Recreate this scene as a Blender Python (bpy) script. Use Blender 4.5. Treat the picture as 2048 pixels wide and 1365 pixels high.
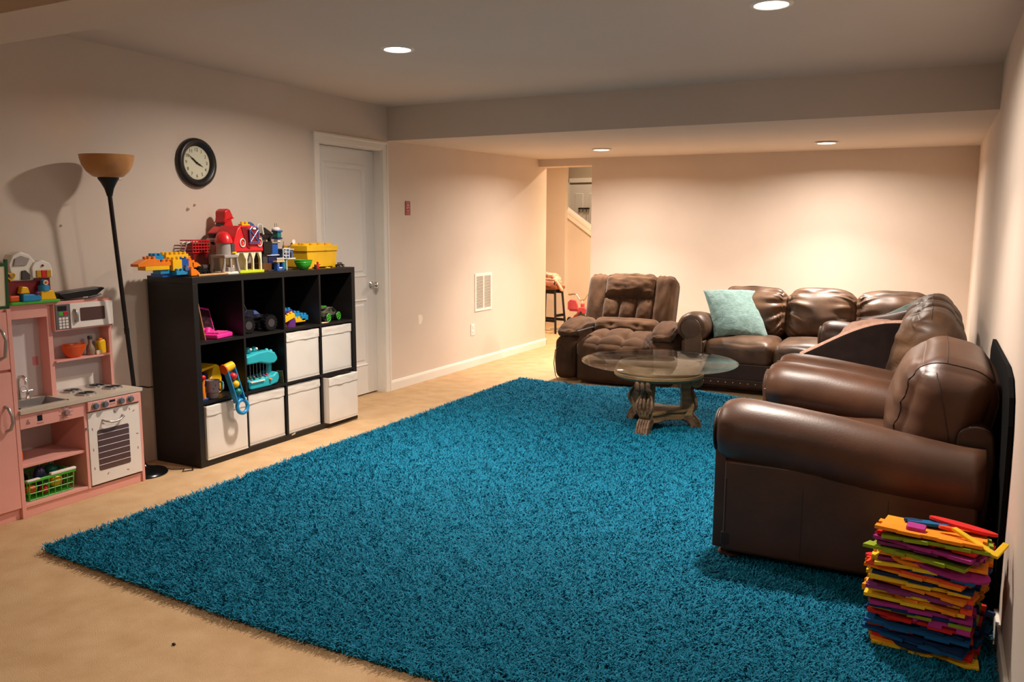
import bpy, bmesh, math, random
import numpy as np
from mathutils import Vector, Matrix, noise

PI = math.pi
scene = bpy.context.scene
COL = scene.collection
for o in list(bpy.data.objects):
    bpy.data.objects.remove(o)

# ------------------------------------------------------------------ camera
def look(yaw, pitch, roll):
    cy, sy = math.cos(yaw), math.sin(yaw)
    f0 = Vector((-sy, cy, 0)); r0 = Vector((cy, sy, 0)); u0 = Vector((0, 0, 1))
    cp, sp = math.cos(pitch), math.sin(pitch)
    f = f0 * cp + u0 * sp; u = u0 * cp - f0 * sp
    cr, sr = math.cos(roll), math.sin(roll)
    r = r0 * cr + u * sr; u2 = u * cr - r0 * sr
    return r, u2, f

cam_data = bpy.data.cameras.new('camera')
cam = bpy.data.objects.new('camera', cam_data)
COL.objects.link(cam)
_r, _u, _f = look(0.4767, -0.1377, 0.0037)
m = Matrix.Identity(4)
for i in range(3):
    m[i][0] = _r[i]; m[i][1] = _u[i]; m[i][2] = -_f[i]
m.translation = Vector((4.142, -2.8578, 1.4065))
cam.matrix_world = m
cam_data.sensor_width = 36.0
cam_data.lens = 36.0 * 1643.24 / 2048.0
cam_data.clip_start = 0.05
scene.camera = cam

# ------------------------------------------------------------------ world, exposure
world = bpy.data.worlds.new('world')
scene.world = world
world.use_nodes = True
world.node_tree.nodes['Background'].inputs[0].default_value = (0.9, 0.75, 0.6, 1)
world.node_tree.nodes['Background'].inputs[1].default_value = 0.02
vs = scene.view_settings
vs.view_transform = 'Standard'
vs.look = 'None'
vs.gamma = 1.0
vs.use_curve_mapping = False
vs.exposure = -0.08

# power of the recessed ceiling lights
P_MAIN = 60.0
P_BACK = 64.0
P_HALL = 75.0
LIGHT_COL = (1.0, 0.88, 0.775)

# ------------------------------------------------------------------ materials
def lin(c):
    return tuple((x / 12.92 if x <= 0.04045 else ((x + 0.055) / 1.055) ** 2.4) for x in [v / 255.0 for v in c])

MATS = {}
def mat(name, rgb, rough=0.6, metal=0.0, var=0.0, vscale=8.0, bump=0.0, bscale=60.0, spec=0.5,
        emit=0.0, rgb2=None, detail=4.0, stretch=None, coat=0.0, sheen=0.0, alpha=1.0, trans=0.0, bdist=0.01):
    if name in MATS:
        return MATS[name]
    mt = bpy.data.materials.new(name)
    mt.use_nodes = True
    nt = mt.node_tree
    b = nt.nodes['Principled BSDF']
    c = lin(rgb)
    b.inputs['Base Color'].default_value = (*c, 1)
    b.inputs['Roughness'].default_value = rough
    b.inputs['Metallic'].default_value = metal
    b.inputs['Specular IOR Level'].default_value = spec
    if coat: b.inputs['Coat Weight'].default_value = coat
    if sheen:
        b.inputs['Sheen Weight'].default_value = sheen
        b.inputs['Sheen Roughness'].default_value = 0.5
    if trans: b.inputs['Transmission Weight'].default_value = trans
    if emit:
        b.inputs['Emission Color'].default_value = (*c, 1)
        b.inputs['Emission Strength'].default_value = emit
    tc = nt.nodes.new('ShaderNodeTexCoord')
    vec = tc.outputs['Object']
    if stretch:
        mp = nt.nodes.new('ShaderNodeMapping')
        mp.inputs['Scale'].default_value = stretch
        nt.links.new(vec, mp.inputs['Vector']); vec = mp.outputs['Vector']
    if var or rgb2:
        n = nt.nodes.new('ShaderNodeTexNoise')
        n.inputs['Scale'].default_value = vscale
        n.inputs['Detail'].default_value = detail
        nt.links.new(vec, n.inputs['Vector'])
        r = nt.nodes.new('ShaderNodeValToRGB')
        c2 = lin(rgb2) if rgb2 else tuple(x * (1 - var) for x in c)
        c1 = c if rgb2 else tuple(min(1, x * (1 + var * 0.6)) for x in c)
        r.color_ramp.elements[0].position = 0.33; r.color_ramp.elements[0].color = (*c2, 1)
        r.color_ramp.elements[1].position = 0.67; r.color_ramp.elements[1].color = (*c1, 1)
        nt.links.new(n.outputs['Fac'], r.inputs['Fac'])
        nt.links.new(r.outputs['Color'], b.inputs['Base Color'])
    if bump:
        n2 = nt.nodes.new('ShaderNodeTexNoise')
        n2.inputs['Scale'].default_value = bscale
        n2.inputs['Detail'].default_value = 5
        nt.links.new(vec, n2.inputs['Vector'])
        bp = nt.nodes.new('ShaderNodeBump')
        bp.inputs['Strength'].default_value = bump
        bp.inputs['Distance'].default_value = bdist
        nt.links.new(n2.outputs['Fac'], bp.inputs['Height'])
        nt.links.new(bp.outputs['Normal'], b.inputs['Normal'])
    MATS[name] = mt
    return mt

def glass_mat(name, tint, refl=1.0):
    mt = bpy.data.materials.new(name); mt.use_nodes = True
    nt = mt.node_tree
    for n in list(nt.nodes): nt.nodes.remove(n)
    out = nt.nodes.new('ShaderNodeOutputMaterial')
    mix = nt.nodes.new('ShaderNodeMixShader')
    tr = nt.nodes.new('ShaderNodeBsdfTransparent'); tr.inputs[0].default_value = (*tint, 1)
    gl = nt.nodes.new('ShaderNodeBsdfGlossy'); gl.inputs['Roughness'].default_value = 0.02
    fr = nt.nodes.new('ShaderNodeFresnel'); fr.inputs[0].default_value = 1.5
    mu = nt.nodes.new('ShaderNodeMath'); mu.operation = 'MULTIPLY'; mu.inputs[1].default_value = refl
    nt.links.new(fr.outputs[0], mu.inputs[0]); nt.links.new(mu.outputs[0], mix.inputs[0])
    nt.links.new(tr.outputs[0], mix.inputs[1]); nt.links.new(gl.outputs[0], mix.inputs[2])
    nt.links.new(mix.outputs[0], out.inputs[0])
    return mt

# ------------------------------------------------------------------ object helpers
def tag(o, label, cat, group=None, kind=None):
    if label: o['label'] = label
    if cat: o['category'] = cat
    if group: o['group'] = group
    if kind: o['kind'] = kind
    return o

def thing(name, label, cat, loc=(0, 0, 0), rz=0.0, group=None, rot=None):
    o = bpy.data.objects.new(name, None)
    o.empty_display_size = 0.05
    COL.objects.link(o)
    o.location = loc
    o.rotation_euler = rot if rot else (0, 0, rz)
    return tag(o, label, cat, group)

class MB:
    """collects shapes into one mesh"""
    def __init__(s):
        s.bm = bmesh.new()
    def _xf(s, verts, M):
        if M is not None:
            for v in verts: v.co = M @ v.co
    def box(s, x0, x1, y0, y1, z0, z1, M=None):
        vs_ = [s.bm.verts.new((x, y, z)) for z in (z0, z1) for y in (y0, y1) for x in (x0, x1)]
        for f in ((0, 2, 3, 1), (4, 5, 7, 6), (0, 1, 5, 4), (2, 6, 7, 3), (0, 4, 6, 2), (1, 3, 7, 5)):
            s.bm.faces.new([vs_[i] for i in f])
        s._xf(vs_, M); return s
    def cbox(s, c, d, M=None, rot=None):
        T = Matrix.Translation(c)
        if rot: T = T @ Matrix.Rotation(rot[2], 4, 'Z') @ Matrix.Rotation(rot[1], 4, 'Y') @ Matrix.Rotation(rot[0], 4, 'X')
        if M is not None: T = M @ T
        return s.box(-d[0] / 2, d[0] / 2, -d[1] / 2, d[1] / 2, -d[2] / 2, d[2] / 2, T)
    def rings(s, rings, cap=True, close=False):
        R = [[s.bm.verts.new(p) for p in ring] for ring in rings]
        n = len(R[0])
        pairs = list(zip(R[:-1], R[1:]))
        if close: pairs.append((R[-1], R[0]))
        for a, b in pairs:
            for i in range(n):
                j = (i + 1) % n
                s.bm.faces.new((a[i], a[j], b[j], b[i]))
        if cap and not close:
            s.bm.faces.new(list(reversed(R[0]))); s.bm.faces.new(R[-1])
        return s
    def lathe(s, prof, seg=24, M=None, cap=True, a0=0, a1=2 * PI):
        rings = []
        for r, z in prof:
            ring = [Vector((max(r, 1e-4) * math.cos(2 * PI * k / seg), max(r, 1e-4) * math.sin(2 * PI * k / seg), z)) for k in range(seg)]
            if M is not None: ring = [M @ v for v in ring]
            rings.append(ring)
        return s.rings(rings, cap)
    def cyl(s, p0, p1, r0, r1=None, seg=16):
        p0 = Vector(p0); p1 = Vector(p1)
        if r1 is None: r1 = r0
        d = p1 - p0
        M = Matrix.Translation(p0) @ d.to_track_quat('Z', 'Y').to_matrix().to_4x4()
        return s.lathe([(r0, 0), (r1, d.length)], seg, M)
    def tube(s, pts, r, seg=8, close=False):
        pts = [Vector(p) for p in pts]; n = len(pts)
        rings = []; up = None
        for i, p in enumerate(pts):
            if close: t = pts[(i + 1) % n] - pts[i - 1]
            else: t = pts[min(i + 1, n - 1)] - pts[max(i - 1, 0)]
            t.normalize()
            if up is None:
                up = Vector((0, 0, 1)) if abs(t.z) < 0.9 else Vector((1, 0, 0))
            sx = t.cross(up).normalized(); up = sx.cross(t).normalized()
            rr = r[i] if isinstance(r, (list, tuple)) else r
            rings.append([p + (sx * math.cos(2 * PI * k / seg) + up * math.sin(2 * PI * k / seg)) * rr for k in range(seg)])
        return s.rings(rings, True, close)
    def prism(s, outline, t0, t1, M=None):
        """outline in local XY, extruded in Z from t0 to t1"""
        a = [Vector((x, y, t0)) for x, y in outline]; b = [Vector((x, y, t1)) for x, y in outline]
        if M is not None: a = [M @ v for v in a]; b = [M @ v for v in b]
        return s.rings([a, b], True)
    def sphere(s, c, r, u=16, v=10, M=None):
        if not isinstance(r, (list, tuple)): r = (r, r, r)
        rings = []
        for i in range(v + 1):
            t = PI * i / v; st = max(math.sin(t), 1e-3)
            ring = [Vector((c[0] + r[0] * st * math.cos(2 * PI * k / u), c[1] + r[1] * st * math.sin(2 * PI * k / u), c[2] - r[2] * math.cos(t))) for k in range(u)]
            if M is not None: ring = [M @ q for q in ring]
            rings.append(ring)
        return s.rings(rings, True)
    def torus(s, c, R, r, seg=24, seg2=8, M=None):
        pts = [Vector((c[0] + R * math.cos(2 * PI * k / seg), c[1] + R * math.sin(2 * PI * k / seg), c[2])) for k in range(seg)]
        if M is not None: pts = [M @ p for p in pts]
        return s.tube(pts, r, seg2, True)
    def obj(s, name, mt, parent=None, smooth=None, bevel=0.0, seg=2, loc=None, rot=None, label=None, mods=None):
        bmesh.ops.recalc_face_normals(s.bm, faces=s.bm.faces[:])
        me = bpy.data.meshes.new(name)
        s.bm.to_mesh(me); s.bm.free()
        return mesh_obj(name, me, mt, parent, smooth, bevel, seg, loc, rot, label)

def mesh_obj(name, me, mt, parent=None, smooth=None, bevel=0.0, seg=2, loc=None, rot=None, label=None):
    o = bpy.data.objects.new(name, me)
    if mt is not None: me.materials.append(mt)
    COL.objects.link(o)
    if parent is not None: o.parent = parent
    if loc is not None: o.location = loc
    if rot is not None: o.rotation_euler = rot
    if smooth is not None:
        me.polygons.foreach_set('use_smooth', [True] * len(me.polygons))
        if smooth < 180: me.set_sharp_from_angle(angle=math.radians(smooth))
    if bevel:
        b = o.modifiers.new('bevel', 'BEVEL'); b.width = bevel; b.segments = seg
        b.limit_method = 'ANGLE'; b.angle_limit = math.radians(40)
        if smooth is None:
            me.polygons.foreach_set('use_smooth', [True] * len(me.polygons))
            me.set_sharp_from_angle(angle=math.radians(35))
            b.harden_normals = True
    if label: o['label'] = label
    return o

def copy_tree(o, parent=None):
    c = o.copy(); COL.objects.link(c)
    if parent is not None: c.parent = parent
    for ch in list(o.children): copy_tree(ch, c)
    return c

def soft(name, dim, mt, parent, loc, r=0.05, n=16, puff=(0, 0, 0), f=None, rot=None, label=None, power=2.0):
    """a padded, rounded block centred on loc; puff bulges each face; f(u, p) adds folds"""
    bm = bmesh.new()
    bmesh.ops.create_cube(bm, size=2.0)
    bmesh.ops.subdivide_edges(bm, edges=bm.edges[:], cuts=n - 1, use_grid_fill=True)
    h = Vector(dim) / 2
    rr = min(r, min(h) * 0.98)
    def surf(u):
        u = Vector(u)
        u = Vector([math.sin(PI / 2 * a) * 0.55 + a * 0.45 for a in u])
        q = Vector((u.x * h.x, u.y * h.y, u.z * h.z))
        inn = Vector([max(-(h[i] - rr), min(h[i] - rr, q[i])) for i in range(3)])
        d = q - inn
        if d.length > 1e-9: q = inn + d.normalized() * rr
        bx = (1 - abs(u.y) ** power) * (1 - abs(u.z) ** power)
        by = (1 - abs(u.x) ** power) * (1 - abs(u.z) ** power)
        bz = (1 - abs(u.x) ** power) * (1 - abs(u.y) ** power)
        q.x += u.x * puff[0] * bx; q.y += u.y * puff[1] * by; q.z += u.z * puff[2] * bz
        if f: q += Vector(f(u, q))
        return q
    for v in bm.verts: v.co = surf(v.co)
    bmesh.ops.recalc_face_normals(bm, faces=bm.faces[:])
    me = bpy.data.meshes.new(name); bm.to_mesh(me); bm.free()
    o = mesh_obj(name, me, mt, parent, 180, loc=loc, rot=rot, label=label)
    SURF[o.name] = surf
    return o

SURF = {}
def seam(o, path, r=0.0025, close=False, mt=None):
    """a welt sewn along a path given in the block's own -1..1 cube coordinates"""
    s_ = SURF[o.name]
    return MB().tube([s_(p) * 1.0015 for p in path], r, 6, close).obj('seam', mt or M_seam, o)

def sstep(a, b, x):
    t = max(0.0, min(1.0, (x - a) / (b - a))); return t * t * (3 - 2 * t)

def text_obj(name, body, size, mt, parent, loc, rot, depth=0.0006, align='CENTER'):
    cu = bpy.data.curves.new(name, 'FONT'); cu.body = body; cu.size = size
    cu.align_x = align; cu.align_y = 'CENTER'; cu.extrude = depth; cu.resolution_u = 2
    tmp = bpy.data.objects.new(name + '_t', cu); COL.objects.link(tmp)
    dg = bpy.context.evaluated_depsgraph_get(); dg.update()
    me = bpy.data.meshes.new_from_object(tmp.evaluated_get(dg))
    bpy.data.objects.remove(tmp)
    me.name = name
    me.materials.clear()
    return mesh_obj(name, me, mt, parent, loc=loc, rot=rot)
# ================================================================== the setting
M_wall = mat('wall_paint', (218, 202, 187), 0.75, var=0.05, vscale=1.2, bump=0.12, bscale=140, spec=0.25, bdist=0.002)
M_ceil = mat('ceiling_paint', (212, 200, 188), 0.85, var=0.03, vscale=1.0, bump=0.15, bscale=120, spec=0.2, bdist=0.002)
M_trim = mat('trim_white', (232, 226, 216), 0.45, var=0.02, vscale=3)
M_door = mat('door_white', (226, 222, 216), 0.5, var=0.02, vscale=3)
M_carpet = mat('carpet_beige', (206, 173, 133), 0.95, rgb2=(193, 158, 117), vscale=7, bump=0.8, bscale=260, spec=0.1, detail=10, bdist=0.005)
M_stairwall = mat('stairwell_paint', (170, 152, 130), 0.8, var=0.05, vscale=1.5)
M_chrome = mat('chrome', (215, 212, 206), 0.18, 1.0)
M_black = mat('black_metal', (24, 20, 20), 0.4, 0.3)
M_blackp = mat('black_plastic', (18, 17, 18), 0.45, var=0.2, vscale=20)

H1 = 2.39
XR = 4.41
def struct(o, label=None):
    o['kind'] = 'structure'
    if label: o['label'] = label
    return o

struct(MB().box(-3.0, 4.6, -6.2, 11.0, -0.15, 0.0).obj('floor', M_carpet), 'beige wall-to-wall carpet with faint stains')
DY0, DY1, DZ = 2.015, 2.805, 2.04
wl = MB()
wl.box(-0.12, 0, -6.2, DY0, 0, 2.6); wl.box(-0.12, 0, DY1, 6.03, 0, 2.6); wl.box(-0.12, 0, DY0, DY1, DZ, 2.6)
wl = struct(wl.obj('wall_left', M_wall), 'long cream painted wall with the white door')
wb = MB(); wb.box(0.654, 4.6, 5.82, 6.03, 0, 2.6); wb.box(0.0, 0.654, 5.82, 6.03, 2.093, 2.6)
struct(wb.obj('wall_back', M_wall), 'bare cream far wall behind the sofa with a doorless opening')
struct(MB().box(XR, XR + 0.2, -6.2, 5.82, 0, 2.6).obj('wall_right', M_wall), 'bare cream wall at the right')
struct(MB().box(-0.12, XR + .2, -6.3, -6.2, 0, 2.6).obj('wall_front', M_wall), 'cream wall behind the camera')
struct(MB().box(-0.12, 4.6, -6.2, 3.2, H1, 2.6).obj('ceiling', M_ceil), 'flat off-white ceiling of the main area')
# lowered ceiling beyond the bulkhead
lc = MB()
q = [(-0.12, 2.884, 2.115), (4.6, 3.009, 2.1205), (4.6, 5.83, 2.1526), (-0.12, 5.83, 2.1775)]
lc.rings([[Vector(p) for p in q], [Vector((p[0], p[1], 2.6)) for p in q]])
struct(lc.obj('ceiling_lowered', M_ceil), 'lowered ceiling and bulkhead over the sofa corner')
struct(MB().box(-0.12, XR, -1.09, -0.805, 2.11, H1).obj('ceiling_beam', M_ceil), 'boxed ceiling beam crossing near the camera')

# hallway and stairs beyond the opening
hl = MB()
hl.box(-1.6, -1.5, 6.03, 8.2, 0, 2.6)
hl.box(-1.6, -0.12, 5.93, 6.03, 0, 2.6)
struct(hl.obj('wall_hall_left', M_wall), 'cream hallway side wall')
struct(MB().box(-2.6, -0.62, 8.0, 8.1, 0, 2.6).obj('wall_hall_end', M_wall), 'narrow full-height wall at the end of the hall')
kw = MB()
# sloped half wall in plane y = 8.05 (outline in x,z)
Mk = Matrix.Translation((0, 8.2, 0)) @ Matrix.Rotation(PI / 2, 4, 'X')
kw.prism([(-0.75, 0), (1.6, 0), (1.6, 0.02), (0.1, 1.13), (-0.75, 1.72)], 0, 0.1, Mk)
struct(kw.obj('wall_stair_half', M_wall), 'sloped half wall beside the stairs')
cap = MB()
d = Vector((0.85, 0, -0.59)); 
a = math.atan2(-0.59, 0.85)
cap.cbox((-0.30, 8.15, 1.415), (1.2, 0.16, 0.045), rot=(0, -a, 0))
cap.cbox((-0.30, 8.085, 1.36), (1.2, 0.02, 0.07), rot=(0, -a, 0))
struct(cap.obj('trim_1', M_trim, bevel=0.005), 'white sloping cap on the stair half wall')
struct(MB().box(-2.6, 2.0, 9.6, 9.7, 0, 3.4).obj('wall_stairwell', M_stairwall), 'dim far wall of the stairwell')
struct(MB().box(1.2, 1.3, 6.03, 9.7, 0, 3.4).obj('wall_hall_right', M_wall), 'hallway wall on the right')
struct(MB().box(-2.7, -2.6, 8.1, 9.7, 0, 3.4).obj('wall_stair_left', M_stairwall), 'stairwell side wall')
struct(MB().box(-1.6, 1.3, 6.03, 8.1, 2.52, 2.6).obj('ceiling_hall', M_ceil), 'hallway ceiling')
struct(MB().box(-2.7, 1.3, 8.1, 9.7, 3.3, 3.4).obj('ceiling_stairwell', M_ceil), 'stairwell ceiling')
# stairs door seen above the half wall
d2 = thing('door_2', 'white panelled door at the top of the stairs beyond the half wall', None, (-1.236, 9.6, 1.0))
d2['kind'] = 'structure'
MB().box(0.0, 0.62, -0.035, -0.002, 0, 1.09).obj('door_panel', M_door, d2, bevel=0.004)
fr = MB(); fr.box(-0.07, 0, -0.05, -0.002, 0, 1.19); fr.box(0.62, 0.69, -0.05, -0.002, 0, 1.19); fr.box(-0.07, 0.69, -0.05, -0.002, 1.12, 1.19)
fr.obj('door_frame', M_trim, d2, bevel=0.004)
MB().box(0.10, 0.24, -0.043, -0.03, 0.1, 0.95).obj('raised_panel', M_door, d2, bevel=0.008)
MB().box(0.34, 0.48, -0.043, -0.03, 0.1, 0.95).obj('raised_panel', M_door, d2, bevel=0.008)
hk = MB(); hk.box(0.17, 0.36, -0.07, -0.043, 0.70, 0.72)
for hx in (0.20, 0.26, 0.32): hk.tube([(hx, -0.06, 0.72), (hx, -0.085, 0.70), (hx, -0.085, 0.66), (hx, -0.1, 0.66)], 0.006, 6)
hk.obj('coat_hook', M_black, d2)

# skirting boards
def base_profile(y0, y1, name, label):
    m_ = MB(); m_.prism([(0, 0), (0.014, 0), (0.014, 0.065), (0.008, 0.082), (0, 0.085)], y0, y1,
                        Matrix(((1, 0, 0, 0), (0, 0, 1, 0), (0, 1, 0, 0), (0, 0, 0, 1))))
    return struct(m_.obj(name, M_trim), label)
base_profile(2.872, 6.044, 'baseboard_left', 'white skirting board along the wall with the vent')
base_profile(1.93, 1.95, 'baseboard_left', 'white skirting board stub beside the door casing')
bb = MB(); bb.box(0.0, 0.014, 6.03, 6.044, 0, 0.085); bb.box(0.668, XR, 5.806, 5.82, 0, 0.085)
struct(bb.obj('baseboard_back', M_trim, bevel=0.003), 'white skirting board along the far wall')
struct(MB().box(XR - 0.014, XR, -6.0, 5.80, 0, 0.085).obj('baseboard_right', M_trim, bevel=0.003), 'white skirting board along the right wall')

# door with casing
cs = MB()
Y0c, Y1c, ZT = DY0 + 0.004, DY1 - 0.004, DZ - 0.004
def casing_profile(w_):          # outward from the opening, then thickness
    return [(0.0, 0.010), (0.006, 0.013), (0.044, 0.016), (0.050, 0.022), (w_ - 0.003, 0.022), (w_, 0.018)]
cw = 0.066
rings_ = []
for ins, x_ in [(0.0, 0.0)] + casing_profile(cw) + [(cw, 0.0)]:
    rings_.append([Vector((x_, Y0c - ins, 0)), Vector((x_, Y0c - ins, ZT + ins)), Vector((x_, Y1c + ins, ZT + ins)), Vector((x_, Y1c + ins, 0))])
RR = [[cs.bm.verts.new(p) for p in r_] for r_ in rings_]
for a_, b_ in zip(RR[:-1], RR[1:]):
    for i_ in range(3): cs.bm.faces.new((a_[i_], a_[i_ + 1], b_[i_ + 1], b_[i_]))
struct(cs.obj('trim_2', M_trim), 'white moulded casing around the door')
jb = MB(); jb.box(-0.12, 0.0, DY0, DY0 + 0.014, 0, DZ - 0.014); jb.box(-0.12, 0.0, DY1 - 0.014, DY1, 0, DZ - 0.014); jb.box(-0.12, 0, DY0, DY1, DZ - 0.014, DZ)
struct(jb.obj('trim_3', M_trim), 'white door jamb set into the wall')
d1 = thing('door_1', 'white two-panel interior door with a chrome knob beside the black shelf', None, (-0.112, DY0 + 0.016, 0.012))
d1['kind'] = 'structure'
DW, DH = DY1 - DY0 - 0.032, DZ - 0.03
def panel_frame(y0, y1, z0, z1):
    m_ = MB()
    # sloped moulding ring: outer lip -> groove -> raised field
    prof = [(0.0, 0.035), (0.010, 0.041), (0.022, 0.030), (0.040, 0.027), (0.055, 0.034)]
    rings = []
    for ins, x in prof:
        rings.append([Vector((x, y0 + ins, z0 + ins)), Vector((x, y1 - ins, z0 + ins)), Vector((x, y1 - ins, z1 - ins)), Vector((x, y0 + ins, z1 - ins))])
    R = [[m_.bm.verts.new(p) for p in r_] for r_ in rings]
    for a_, b_ in zip(R[:-1], R[1:]):
        for i in range(4): m_.bm.faces.new((a_[i], a_[(i + 1) % 4], b_[(i + 1) % 4], b_[i]))
    m_.bm.faces.new(R[-1])
    return m_
dl = MB()
ST = 0.115
p1z = (0.235, 0.80); p2z = (0.98, DH - 0.115)
for y0, y1 in ((0, ST), (DW - ST, DW)): dl.box(0, 0.035, y0, y1, 0, DH)
for z0, z1 in ((0, p1z[0]), (p1z[1], p2z[0]), (p2z[1], DH)): dl.box(0, 0.035, ST, DW - ST, z0, z1)
dl.box(0, 0.02, ST, DW - ST, 0.1, DH - 0.1)
dl.obj('door_leaf', M_door, d1)
panel_frame(ST, DW - ST, *p1z).obj('raised_panel', M_door, d1)
panel_frame(ST, DW - ST, *p2z).obj('raised_panel', M_door, d1)
kb = MB(); ky = DW - 0.062
Mx = Matrix.Translation((0.035, ky, 0.91)) @ Matrix.Rotation(PI / 2, 4, 'Y')
kb.lathe([(0.032, 0), (0.032, 0.006), (0.014, 0.012), (0.011, 0.03), (0.018, 0.036), (0.027, 0.045), (0.028, 0.056), (0.02, 0.066), (0.004, 0.069)], 20, Mx)
kb.obj('door_knob', M_chrome, d1, smooth=50)

# return-air vent
v = thing('air_vent', 'white louvred return-air grille low on the wall left of the opening', 'vent', (0, 4.333, 0.555))
VW, VH = 0.356, 0.385
f_ = MB()
for y0, y1, z0, z1 in ((0, .028, 0, VH), (VW - .028, VW, 0, VH), (.028, VW - .028, 0, .028), (.028, VW - .028, VH - .028, VH), (VW / 2 - .012, VW / 2 + .012, .028, VH - .028)):
    f_.box(0.0, 0.008, y0, y1, z0, z1)
f_.obj('grille_frame', M_trim, v, bevel=0.002)
MB().box(0.0005, 0.001, 0.02, VW - .02, 0.02, VH - .02).obj('backing', mat('vent_dark', (150, 138, 122), 0.8), v)
sl = MB().cbox((0, 0, 0), (0.009, VW / 2 - .04, 0.0025), rot=(0, -0.7, 0))
s0 = sl.obj('slat', M_trim, v, loc=(0.0045, VW / 4 + .008, 0.037))
k = 0
for c_ in (0, 1):
    for i in range(26):
        if c_ == 0 and i == 0: continue
        s1 = s0.copy(); COL.objects.link(s1); s1.parent = v
        s1.location = (0.0045, VW / 4 + .008 if c_ == 0 else VW * 3 / 4 - .008, 0.037 + i * 0.0126)

# wall outlet, fire sign
def outlet(loc, label):
    t = thing('wall_outlet', label, 'outlet', loc)
    MB().box(0, 0.006, -0.036, 0.036, -0.058, 0.058).obj('cover_plate', M_trim, t, bevel=0.002)
    for dz in (-0.026, 0.026):
        rc = MB().box(0.0055, 0.0085, -0.017, 0.017, dz - 0.015, dz + 0.015).obj('receptacle', M_trim, t, bevel=0.003)
        mk = MB(); mk.box(0.0084, 0.0088, -0.008, -0.006, dz - 0.003, dz + 0.006); mk.box(0.0084, 0.0088, 0.006, 0.008, dz - 0.003, dz + 0.006)
        mk.cyl((0.0084, 0, dz - 0.009), (0.0088, 0, dz - 0.009), 0.0025, seg=8)
        mk.obj('slot', M_black, rc)
    return t
outlet((0, 4.29, 0.378), 'white wall outlet below and left of the air vent')
outlet((0, 0.305, 0.42), 'white wall outlet by the lamp cord beside the black shelf')
fs = thing('wall_sign', 'small red wall plate with faint lettering right of the door', 'sign', (0, 3.167, 1.568))
MB().box(0, 0.006, -0.037, 0.037, -0.06, 0.06).obj('plate', mat('sign_red', (150, 34, 32), 0.45, var=0.15, vscale=30), fs, bevel=0.002)
mk = MB()
for (y, z, w, h) in ((0.0, .026, .03, .012), (-.012, .004, .012, .018), (.012, .006, .012, .014), (0, -.02, .034, .004), (0, -.030, .03, .004), (0, .046, .05, .003), (0, -.046, .05, .003)):
    mk.box(0.006, 0.0066, y - w / 2, y + w / 2, z - h / 2, z + h / 2)
mk.obj('lettering', mat('sign_pink', (214, 150, 140), 0.6), fs)
# patches of filler and scuffs on the wall
ptc = MB()
pts = [(3.345 + 0.032 * math.cos(t) * (1 + .25 * math.sin(3 * t + 1)), 0.575 + 0.055 * math.sin(t) * (1 + .2 * math.cos(2 * t))) for t in [2 * PI * k / 18 for k in range(18)]]
ptc.prism(pts, 0, 0.0008, Matrix(((0, 0, 1, 0), (1, 0, 0, 0), (0, 1, 0, 0), (0, 0, 0, 1))))
tag(ptc.obj('filler_patch', mat('filler', (238, 226, 208), 0.85)), 'pale patch of filler on the wall right of the door', 'wall patch')
scf = [((0.788, 1.508), .014, 'dark scuff mark on the wall below the clock, lower of two'), ((0.842, 1.535), .011, 'dark scuff mark on the wall below the clock, upper of two'),
       ((-0.052, 1.405), .009, 'small dark scuff on the wall under the lamp shadow')]
for (y, z), s_, lb in scf:
    pts = [(y + s_ * math.cos(t) * (1 + .3 * math.sin(2 * t)), z + .8 * s_ * math.sin(t) * (1 + .3 * math.cos(3 * t))) for t in [2 * PI * k / 12 for k in range(12)]]
    tag(MB().prism(pts, 0, 0.0008, Matrix(((0, 0, 1, 0), (1, 0, 0, 0), (0, 1, 0, 0), (0, 0, 0, 1)))).obj('scuff_mark', mat('scuff', (150, 128, 112), 0.9)), lb, 'scuff')
tag(MB().sphere((1.93, -1.06, 0.004), (0.008, 0.006, 0.004), 10, 6).obj('lint_speck', M_blackp), 'dark speck of lint on the beige carpet in front of the rug', 'lint')

# ------------------------------------------------------------------ recessed ceiling lights
M_lens = mat('light_lens', (255, 246, 236), 0.5, emit=7.0)
def downlight(x, y, z, power, label, rad=0.072, spread=135, col=LIGHT_COL):
    t = thing('ceiling_light', label, 'ceiling light', (x, y, z), group='recessed ceiling lights')
    MB().lathe([(rad, -0.001), (rad + 0.004, -0.007), (rad + 0.02, -0.005), (rad + 0.024, 0.001)], 32).obj('trim_ring', M_trim, t, smooth=60)
    MB().lathe([(rad, -0.0015), (rad, -0.004), (rad * 0.6, -0.006), (0.001, -0.0065)], 32).obj('lens', M_lens, t, smooth=60)
    for k_, (share, spr) in enumerate(((0.62, 162), (0.38, 105))):     # broad halo plus the reflector's core beam
        L = bpy.data.lights.new('downlight', 'AREA'); L.shape = 'DISK'; L.size = rad * 2
        L.energy = power * share; L.color = col; L.spread = math.radians(spr)
        lo = bpy.data.objects.new('bulb', L); COL.objects.link(lo); lo.parent = t; lo.location = (0, 0, -0.011 - 0.001 * k_)
    return t
downlight(1.383, 1.079, H1, P_MAIN, 'round recessed ceiling light above the play shelf')
downlight(3.41, 1.049, H1, P_MAIN, 'round recessed ceiling light at the top edge above the armchair')
downlight(1.201, 4.692, 2.148, P_BACK, 'small round recessed light in the lowered ceiling near the hall opening')
downlight(3.214, 4.86, 2.141, P_BACK, 'small round recessed light in the lowered ceiling above the sofa')
downlight(2.95, -2.5, H1, P_MAIN * 0.45, 'round recessed ceiling light behind the ceiling beam near the camera')
downlight(0.58, 6.95, 2.519, P_HALL, 'round ceiling light in the hallway beyond the opening', col=(1.0, 0.78, 0.52))

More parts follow.
